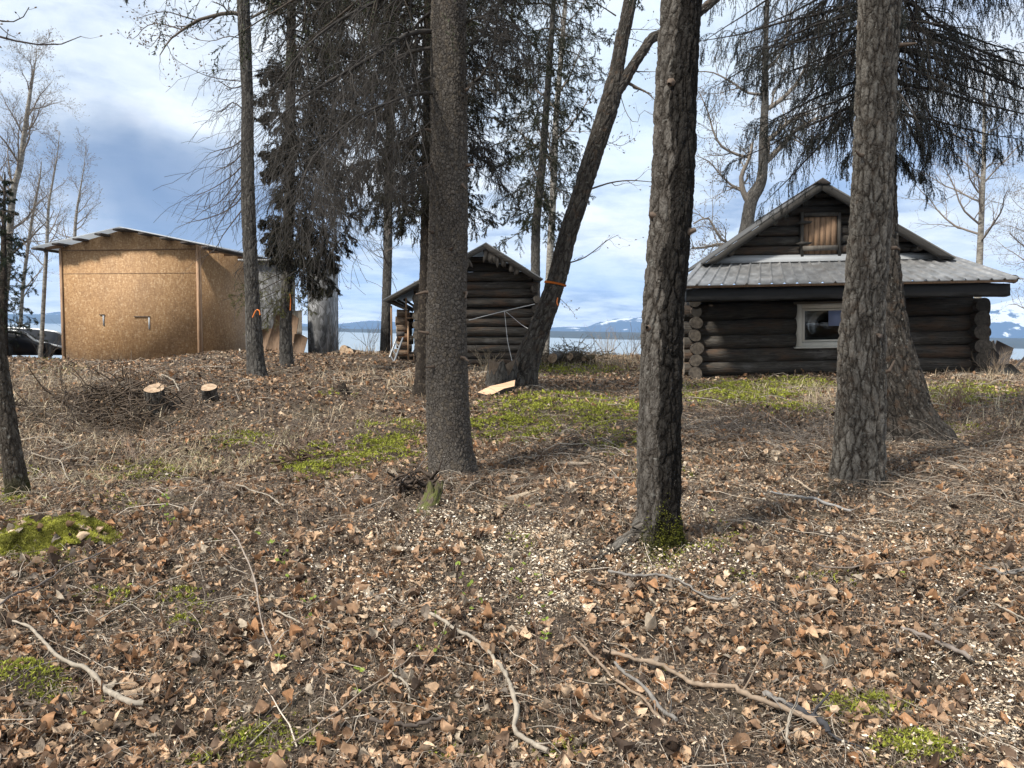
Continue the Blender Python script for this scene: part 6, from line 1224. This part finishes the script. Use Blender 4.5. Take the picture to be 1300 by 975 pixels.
# ------------------------------------------------------------------ single sticks and branches on the ground
def gstick(label, pxs, r0, r1, col, lift=.025, name='fallen_stick', twigs=None, seed=0, broken=False, ups=None):
    pts = np.array([hit(*p_) for p_ in pxs]); m = max(10, len(pts)*5); A = resample(pts, m); A[:, 2] = ground(A[:, 0], A[:, 1])+lift+.014+r0*.6
    if ups: A[:, 2] += np.interp(np.linspace(0, 1, m), np.linspace(0, 1, len(ups)), ups)
    A[:, 2] = np.convolve(np.pad(A[:, 2], 2, 'edge'), np.ones(5)/5, 'valid'); o0 = A[0].copy(); b = MB(); rs = np.random.default_rng(seed); R = np.linspace(r0, r1, m)*.85*(1+.14*rs.normal(size=m)); A[1:-1] += rs.normal(size=(m-2, 3))*r0*.3; A[:, 2] += .02*fbm(np.linspace(0, 5, m), np.full(m, seed*1.7), 3, 3); twigs = twigs or 3
    V, Q, bc, _ = tubes(A-o0, R, 9); b.add(V, Q, bc=bc, col=col)
    for e in (0, -1): b.add(np.vstack([V[:9] if e == 0 else V[-9:], (A-o0)[e]]), T=np.stack([np.arange(9), (np.arange(9)+1) % 9, np.full(9, 9)], -1), col=(.5, .36, .22) if broken else col)
    if twigs:
        C, RR = grow((A-o0)[None], R[None], twigs, .1, 1, 45, lambda t, PL: .06+.12*rs.random(t.shape), .45, wander=.15, N=5, rg=rs, up=.1); V, Q, bc, _ = tubes(C, RR, 5); b.add(V, Q, bc=bc, col=col)
    o = b.build(name, M_['twig'], None, True); o.location = o0; return tag(o, label, 'stick' if 'stick' in name else 'branch', 'sticks lying on the leaves')
PG, GR, DK, TN = (.30, .26, .21), (.19, .175, .16), (.08, .065, .055), (.25, .19, .14)
gstick('long pale curved stick sweeping down through the leaves in the middle of the floor', [(546, 797), (575, 812), (610, 836), (635, 862), (650, 895), (655, 925), (652, 945), (668, 958), (695, 972)], .009, .012, PG, .03, seed=1)
gstick('pale broken branch with a fresh orange end, below the moss patch at the slope foot', [(12, 800), (35, 812), (52, 826), (75, 848), (108, 868), (130, 885), (160, 902), (182, 916)], .006, .014, PG, .03, 'fallen_branch', 5, 2, True)
gstick('long tan stick running from the leaf pile toward the bottom, thickest of its crossing group', [(765, 845), (800, 855), (850, 868), (885, 884), (930, 893), (965, 905), (1005, 920), (1045, 938)], .010, .013, TN, .035, seed=3)
gstick('grey forked stick crossing under the long tan one', [(780, 858), (800, 878), (830, 905), (858, 932)], .008, .010, GR, .03, seed=4)
gstick('thin bent stick lying beside the grey forked one', [(728, 823), (755, 850), (775, 875), (800, 892), (822, 905), (845, 932)], .006, .008, TN, .025, seed=5)
gstick('grey bowed branch just beyond the mossy-footed trunk roots', [(772, 738), (800, 741), (830, 745), (862, 752), (885, 764), (905, 773), (925, 772)], .009, .006, GR, .03, 'fallen_branch', 5, 6)
gstick('short smooth grey stick in front of the rough-barked trunk', [(978, 633), (1010, 638), (1040, 645), (1079, 659)], .009, .013, (.30, .29, .28), .03, seed=7)
gstick('short pale peeled stick crossing above the smooth grey one', [(1005, 616), (1022, 627), (1038, 635)], .007, .009, (.48, .38, .28), .04, seed=8)
gstick('straight dark stick with a sawn look, half buried in the leaf hollow', [(1143, 811), (1175, 825), (1205, 838), (1232, 852)], .009, .012, (.20, .17, .15), .04, seed=9)
gstick('thin pale stick slanting to the picture edge above the chips', [(1256, 781), (1280, 792), (1315, 803)], .005, .006, PG, .04, seed=10)
gstick('black knobbly branch piece at the foot of the leaf hollow', [(1000, 914), (1015, 925), (1035, 938), (1050, 950)], .018, .013, (.05, .05, .055), .03, 'fallen_branch', 3, 11)
gstick('short grey stick above the black knobbly branch piece', [(968, 901), (985, 908), (1003, 918)], .012, .010, GR, .03, seed=12)
gstick('brown branch forking at the picture edge by the bright chips', [(1300, 740), (1270, 742), (1258, 738)], .012, .008, GR, .04, 'fallen_branch', 4, 13)
gstick('dark crooked twig between the trunks and the picture edge', [(1203, 785), (1220, 772), (1240, 762), (1250, 755)], .008, .005, DK, .04, seed=14)
gstick('long thin dark switch stretching up the slope from the left corner', [(0, 790), (40, 765), (80, 742), (120, 725), (160, 700)], .007, .004, (.13, .11, .10), .05, 'fallen_branch', 6, 15)
gstick('long thin pale switch above the broken branch', [(120, 808), (160, 782), (210, 755), (260, 735)], .004, .003, PG, .05, seed=16)
gstick('slender pale rod lying along the slope under the bright moss', [(300, 625), (320, 632), (345, 642), (360, 655)], .007, .006, PG, .04, seed=17)
gstick('kinked pale twig on the sunlit bank grass', [(40, 585), (60, 592), (78, 600), (88, 620)], .006, .004, PG, .06, seed=18)
gstick('whitish twig curving round the large stump', [(205, 482), (220, 490), (228, 505)], .012, .009, PG, .05, seed=19)
gstick('thin stick slanting up the bank near the leaning thin trunk', [(80, 580), (100, 570), (120, 562)], .007, .005, PG, .05, seed=20)
gstick('grey bark-covered stick before the stumps on the slope', [(350, 793), (400, 805), (418, 812)], .005, .005, PG, .03, seed=21)
gstick('thin pale twig arching over leaves near the long curved stick', [(290, 690), (310, 720), (325, 760), (330, 800), (345, 850)], .005, .004, (.30, .25, .21), .06, seed=22)
gstick('short crooked pale twig beside the two-leaved seedlings', [(490, 865), (505, 878), (518, 888), (520, 905)], .006, .005, PG, .03, seed=23)
gstick('dark thick stick at the bottom between moss patches', [(470, 930), (510, 938), (560, 932)], .010, .008, DK, .03, seed=24)
gstick('long bowed twig leading from the bottom edge to the fork', [(370, 975), (410, 948), (450, 915), (495, 885), (530, 850)], .004, .003, (.28, .22, .17), .07, seed=25)
gstick('dead grey twig spray lying by the spruce foot', [(505, 640), (530, 612), (545, 590)], .006, .004, (.2, .17, .15), .08, 'fallen_branch', 8, 26)
gstick('brown twig bundle stem before the wide-footed spruce', [(1090, 700), (1060, 690), (1025, 690), (985, 690)], .006, .005, DK, .04, 'fallen_branch', 8, 27)
gstick('long thin twig among the litter beyond the smooth grey stick', [(1180, 640), (1140, 625), (1110, 622), (1090, 620)], .006, .004, (.2, .17, .14), .05, seed=28)
gstick('brown stick across the slope under the rough-barked trunk', [(1180, 720), (1130, 728), (1080, 738), (1035, 732)], .007, .006, (.17, .14, .12), .04, 'fallen_branch', 5, 29)
gstick('pale forked roots of driftwood at the bottom beside the long tan stick', [(1000, 975), (998, 950), (1003, 925)], .006, .005, PG, .05, 'fallen_branch', 5, 30)
# ragged slabs of bark on the chips
def slab_piece(name, label, px, row, L, W_, col, seed, cat='bark'):
    c = hit(px, row); rs = np.random.default_rng(seed); n = 16; a = np.linspace(0, 2*np.pi, n, endpoint=False); rr = 1+.25*rs.normal(size=n); az = rs.normal()*.3
    x = L/2*np.sign(np.cos(a))*np.abs(np.cos(a))**.7*np.clip(rr, .6, 1.3); y = W_/2*np.sin(a)*np.clip(rr, .6, 1.3); X = x*math.cos(az)-y*math.sin(az); Y = x*math.sin(az)+y*math.cos(az); Zt = ground(c[0]+X, c[1]+Y)-c[2]+.035
    top = np.stack([X, Y, Zt], -1); bot = top-np.array([0, 0, .02]); b = MB(); b.add(np.vstack([top, bot]), [[i, (i+1) % n, n+(i+1) % n, n+i] for i in range(n)], [[0, i, i+1] for i in range(1, n-1)], col=col)
    o = b.build(name, M_['chip'], None); o.location = c; return tag(o, label, cat)
slab_piece('bark_slab', 'pale split slab of wood on the chips below the straight spruce', 668, 632, .28, .10, (.50, .40, .29), 1)
slab_piece('bark_slab', 'pale broken strip of wood just beyond the split slab', 730, 594, .30, .06, (.36, .29, .22), 2)
slab_piece('wood_block', 'square pale wood offcut on the litter before the cabin', 984, 580, .10, .09, (.50, .40, .29), 3, 'offcut')
# green seedlings
def seedling(px, row, s, seed):
    c = hit(px, row); rs = np.random.default_rng(seed); e = empty('seedling', 'tiny seedling with a few fresh light green leaves', 'seedling', tuple(c), 'fresh green seedlings in the leaves'); b = MB(); h = s*1.3
    A = np.array([[0, 0, -.01], [rs.normal()*.01, 0, h*.5], [rs.normal()*.015, 0, h]]); V, Q, bc, _ = tubes(A, np.array([.0016, .0013, .001]), 4); b.add(V, Q, col=(.2, .15, .09)); b.build('stem', M_['twig'], e)
    b = MB()
    for k in range(rs.integers(2, 5)):
        a = k*2.2+rs.random(); L = s*(.7+.5*rs.random()); d = np.array([math.cos(a), math.sin(a), .25+.3*rs.random()]); sd = np.array([-math.sin(a), math.cos(a), rs.normal()*.3]); o0 = A[-1]-np.array([0, 0, rs.random()*.02]); pr = [(0, 0), (.25, .3), (.5, .38), (.75, .26), (1, 0)]
        mid = [o0+d*L*t+np.array([0, 0, -.15*L*t*t]) for t, _ in pr]; V = np.array([mid[0]]+[m_+sd*w_*L+np.array([0, 0, .08*L]) for m_, (t, w_) in zip(mid[1:4], pr[1:4])]+[mid[4]]+[m_-sd*w_*L+np.array([0, 0, .08*L]) for m_, (t, w_) in zip(mid[3:0:-1], pr[3:0:-1])]+mid[1:4])
        b.add(V, T=[[0, 1, 8], [1, 2, 9], [1, 9, 8], [2, 3, 10], [2, 10, 9], [3, 4, 10], [0, 8, 7], [7, 8, 9], [7, 9, 6], [6, 9, 10], [6, 10, 5], [5, 10, 4]], col=np.array((.30, .40, .06))*(.8+.4*rs.random()))
    b.build('foliage', M_['greenleaf'], e)
for i, (px, row) in enumerate([(535, 828), (498, 862), (460, 862), (452, 885), (463, 912), (571, 785), (102, 918), (91, 905), (118, 895), (90, 790), (322, 850), (385, 953), (129, 672), (105, 668), (268, 690), (300, 700), (650, 690), (640, 650), (668, 648), (690, 812), (797, 826), (838, 856), (1008, 742), (1150, 735), (165, 752), (420, 770), (340, 766), (60, 640), (150, 612), (225, 588), (640, 745), (678, 738), (365, 845), (240, 800), (720, 668), (545, 600), (900, 655)]):
    seedling(px, row, .022+.012*((i*7) % 5)/5+.0015*max(0, hit(px, row)[1]-4), 700+i)
# saplings with a bare stem
def sapling(label, pxs, d0, r0, seed, n=5, leafy=True):
    c = hit(*pxs[0]); A = np.array([P(px, row, c[1]) for px, row in pxs]); A[0] = c-np.array([0, 0, .02]); e = empty('sapling', label, 'sapling', tuple(c)); b = MB(); A = resample(A, 14)-c; R = np.linspace(r0, r0*.4, 14); V, Q, bc, _ = tubes(A, R, 5); b.add(V, Q, col=(.13, .085, .065)); rs = np.random.default_rng(seed)
    C, RR = grow(A[None], R[None], n, .35, .95, 35, lambda t, PL: PL*.22, .6, wander=.1, N=5, rg=rs, up=.3); V, Q, bc, _ = tubes(C, RR, 4); b.add(V, Q, col=(.13, .085, .065)); b.build('stem', M_['twig'], e)
    if leafy:
        b = MB(); T_ = np.concatenate([C[:, -1], C[:, 2], A[-1:]])
        for p in T_:
            for k in range(2): d = unit(rs.normal(size=3)+np.array([0, 0, .4]))*.022; w_ = unit(np.cross(d, rs.normal(size=3)))*.008; b.add(np.array([p, p+d*.5+w_, p+d, p+d*.5-w_]), [[0, 1, 2, 3]], col=(.26, .34, .06))
        b.build('foliage', M_['greenleaf'], e)
sapling('thin reddish sapling rising from the bright chips before the mossy trunk', [(702, 890), (690, 850), (680, 800), (673, 760), (668, 715)], 3, .0035, 1)
sapling('thin dark-stemmed sapling on the slope with few budding leaves', [(405, 860), (385, 800), (365, 740), (345, 690)], 3, .003, 2)
sapling('slanting slim sapling beside the long pale curved stick', [(525, 880), (545, 830), (580, 780), (600, 735)], 3, .003, 3)
sapling('short upright sapling near the two stumps slope', [(215, 700), (212, 660), (206, 630)], 3, .003, 4)
sapling('leafless wispy sapling in the straw near the moss mound', [(268, 660), (272, 625), (278, 600)], 5, .003, 5, leafy=False)
# weeds and bare bushes on the bank edge against the lake
def bush(label, px, row, d, h, n, seed, col=(.2, .165, .135), rr=.006, spread=.5):
    g_ = P(px, row, d); g_[2] = float(ground(g_[:1], g_[1:2])[0]); rs = np.random.default_rng(seed); a = rs.random(n)*6.283; d_ = unit(np.stack([np.cos(a)*spread, np.sin(a)*spread, np.ones(n)], -1)); C = np.empty((n, 7, 3)); C[:, 0] = rs.normal(size=(n, 3))*.08*np.array([1, 1, 0]); L = h*(.6+.6*rs.random(n))
    for j in range(1, 7): d_ = unit(d_+rs.normal(size=d_.shape)*.12); C[:, j] = C[:, j-1]+d_*(L/6)[:, None]
    R = np.full((n, 7), rr)*np.linspace(1, .35, 7); b = MB(); V, Q, bc, _ = tubes(C, R, 4); b.add(V, Q, col=col); c1, r1 = grow(C, R, 6, .3, 1, 35, .3, .6, wander=.15, N=4, rg=rs, up=.2, minr=.0022); V, Q, bc, _ = tubes(c1, r1, 3); b.add(V, Q, col=col)
    o = b.build('bare_bush', TW, None); o.location = g_; return tag(o, label, 'bush')
bush('bare thin weeds against the lake by the grey hut', 425, 452, 19.3, .85, 7, 1); bush('wispy bare bush before the lake beside the pale straight trunk', 470, 452, 19.5, .8, 9, 2); bush('bare bush on the bank between brush pile and the black-flanked trunk', 770, 462, 19.5, .75, 16, 3, (.38, .31, .24))
bush('tangled low bush at the bank edge nearest the black-flanked trunk', 800, 462, 19.5, .8, 12, 4); bush('dry weeds before the little log shed wall', 620, 470, 16.3, .5, 14, 5, (.4, .32, .22), .005); bush('dry weeds at the end of the cabin by the boards', 1262, 478, 15.2, .5, 16, 6, (.36, .28, .2), .005)
bush('dark wiry shrub behind the chipboard shed edge', 60, 455, 20.5, 1.2, 8, 7, (.1, .085, .07)); bush('thorny dead shrub on the straw bank above the moss mound', 180, 600, 7.5, .3, 12, 8, (.25, .19, .15), .003, .9); bush('low dead shrub below the bright bank grass', 380, 560, 8, .25, 14, 9, (.22, .16, .13), .003, .9)
bush('dead brown bramble at the edge near the wide-footed spruce', 1235, 560, 8.4, .35, 22, 10, (.16, .12, .1), .003, 1.3); bush('reddish wiry bramble between the wide-footed spruce and the cabin', 1215, 515, 10.5, .4, 20, 11, (.22, .14, .11), .004, 1.0)
bush('dry bramble tuft on the cabin lawn', 1040, 505, 11, .3, 22, 12, (.42, .34, .25), .003, 1.1); bush('low dark shrub before the cabin at the black-flanked trunk', 930, 520, 9.6, .25, 26, 13, (.14, .11, .09), .003, 1.2)
# brush pile
bp_ = P(722, 455, 18.6); bp_[2] = float(ground(bp_[:1], bp_[1:2])[0]); rs = np.random.default_rng(4); n = 260; C = np.empty((n, 5, 3)); C[:, 0] = rs.normal(size=(n, 3))*np.array([.38, .3, .1])+np.array([0, 0, .16]); d_ = unit(rs.normal(size=(n, 3))*np.array([1, 1, .45])+np.array([0, 0, .12]))
for j in range(1, 5): d_ = unit(d_+rs.normal(size=d_.shape)*.15); C[:, j] = C[:, j-1]+d_*.12
C[..., 2] = np.maximum(C[..., 2], -.02); b = MB(); V, Q, bc, _ = tubes(C, np.full((n, 5), .007)*np.linspace(1, .4, 5), 4); b.add(V, Q, col=(.15, .12, .09)); V, T, c = needles(C[:120], None, 30, .04, .012, rs, (.10, .09, .045)); b.add(V, T=T, col=c)
o = b.build('brush_pile', M_['bark_twig'], None); o.location = bp_; tag(o, 'tangled pile of cut twigs and boughs at the bank edge', 'brush pile')

# dark roots and brush dug out of the bank round the stumps
def tangle(label, px, row, n, ext, seed, col, L=.12, name='root_tangle', cat='roots', rr=.008):
    c = hit(px, row); rs = np.random.default_rng(seed); C = np.empty((n, 6, 3)); x = rs.normal(size=n)*ext[0]; y = rs.normal(size=n)*ext[1]; C[:, 0] = np.stack([x, y, ground(c[0]+x, c[1]+y)-c[2]+.01+rs.random(n)*.07], -1)
    d = unit(rs.normal(size=(n, 3))*np.array([1, .8, .5])+np.array([0, -.4, .1]))
    for j in range(1, 6): d = unit(d+rs.normal(size=d.shape)*.3-np.array([0, 0, .06])); C[:, j] = C[:, j-1]+d*L*(.5+rs.random(n))[:, None]*.6
    gz = ground(c[0]+C[..., 0], c[1]+C[..., 1])-c[2]; C[..., 2] = np.maximum(C[..., 2], gz+.003); R = (rr*(.4+rs.random(n)))[:, None]*np.linspace(1, .35, 6)[None]; b = MB(); V, Q, bc, _ = tubes(C, R, 4); cc = np.asarray(col)*(.6+.8*rs.random((n, 1))); b.add(V, Q, bc=bc, col=np.repeat(cc, 24, 0))
    o = b.build(name, M_['twig'], None); o.location = c; tag(o, label, cat, kind='stuff' if 'heap' in name else None)
tangle('dark roots and brush tangled on the dug bank round the large stump', 150, 512, 240, (.50, .20), 1, (.10, .075, .055), .16, rr=.010)
tangle('dark dead bramble hanging over the bank edge below the large stump', 105, 545, 170, (.5, .3), 2, (.14, .11, .085), .2, 'dead_bramble', 'bramble', .005)
tangle('grey twig heap in the shade between the big trunks', 1010, 560, 300, (.9, .5), 3, (.17, .145, .125), .16, 'twig_heap', 'twigs', .004)
tangle('mossy broken root clump on the slope beside the bright moss', 388, 592, 60, (.12, .08), 4, (.09, .06, .04), .06, rr=.012)
tangle('dark rotten root knot at the foot of the straight spruce', 532, 622, 60, (.10, .10), 5, (.06, .045, .035), .06, rr=.014)
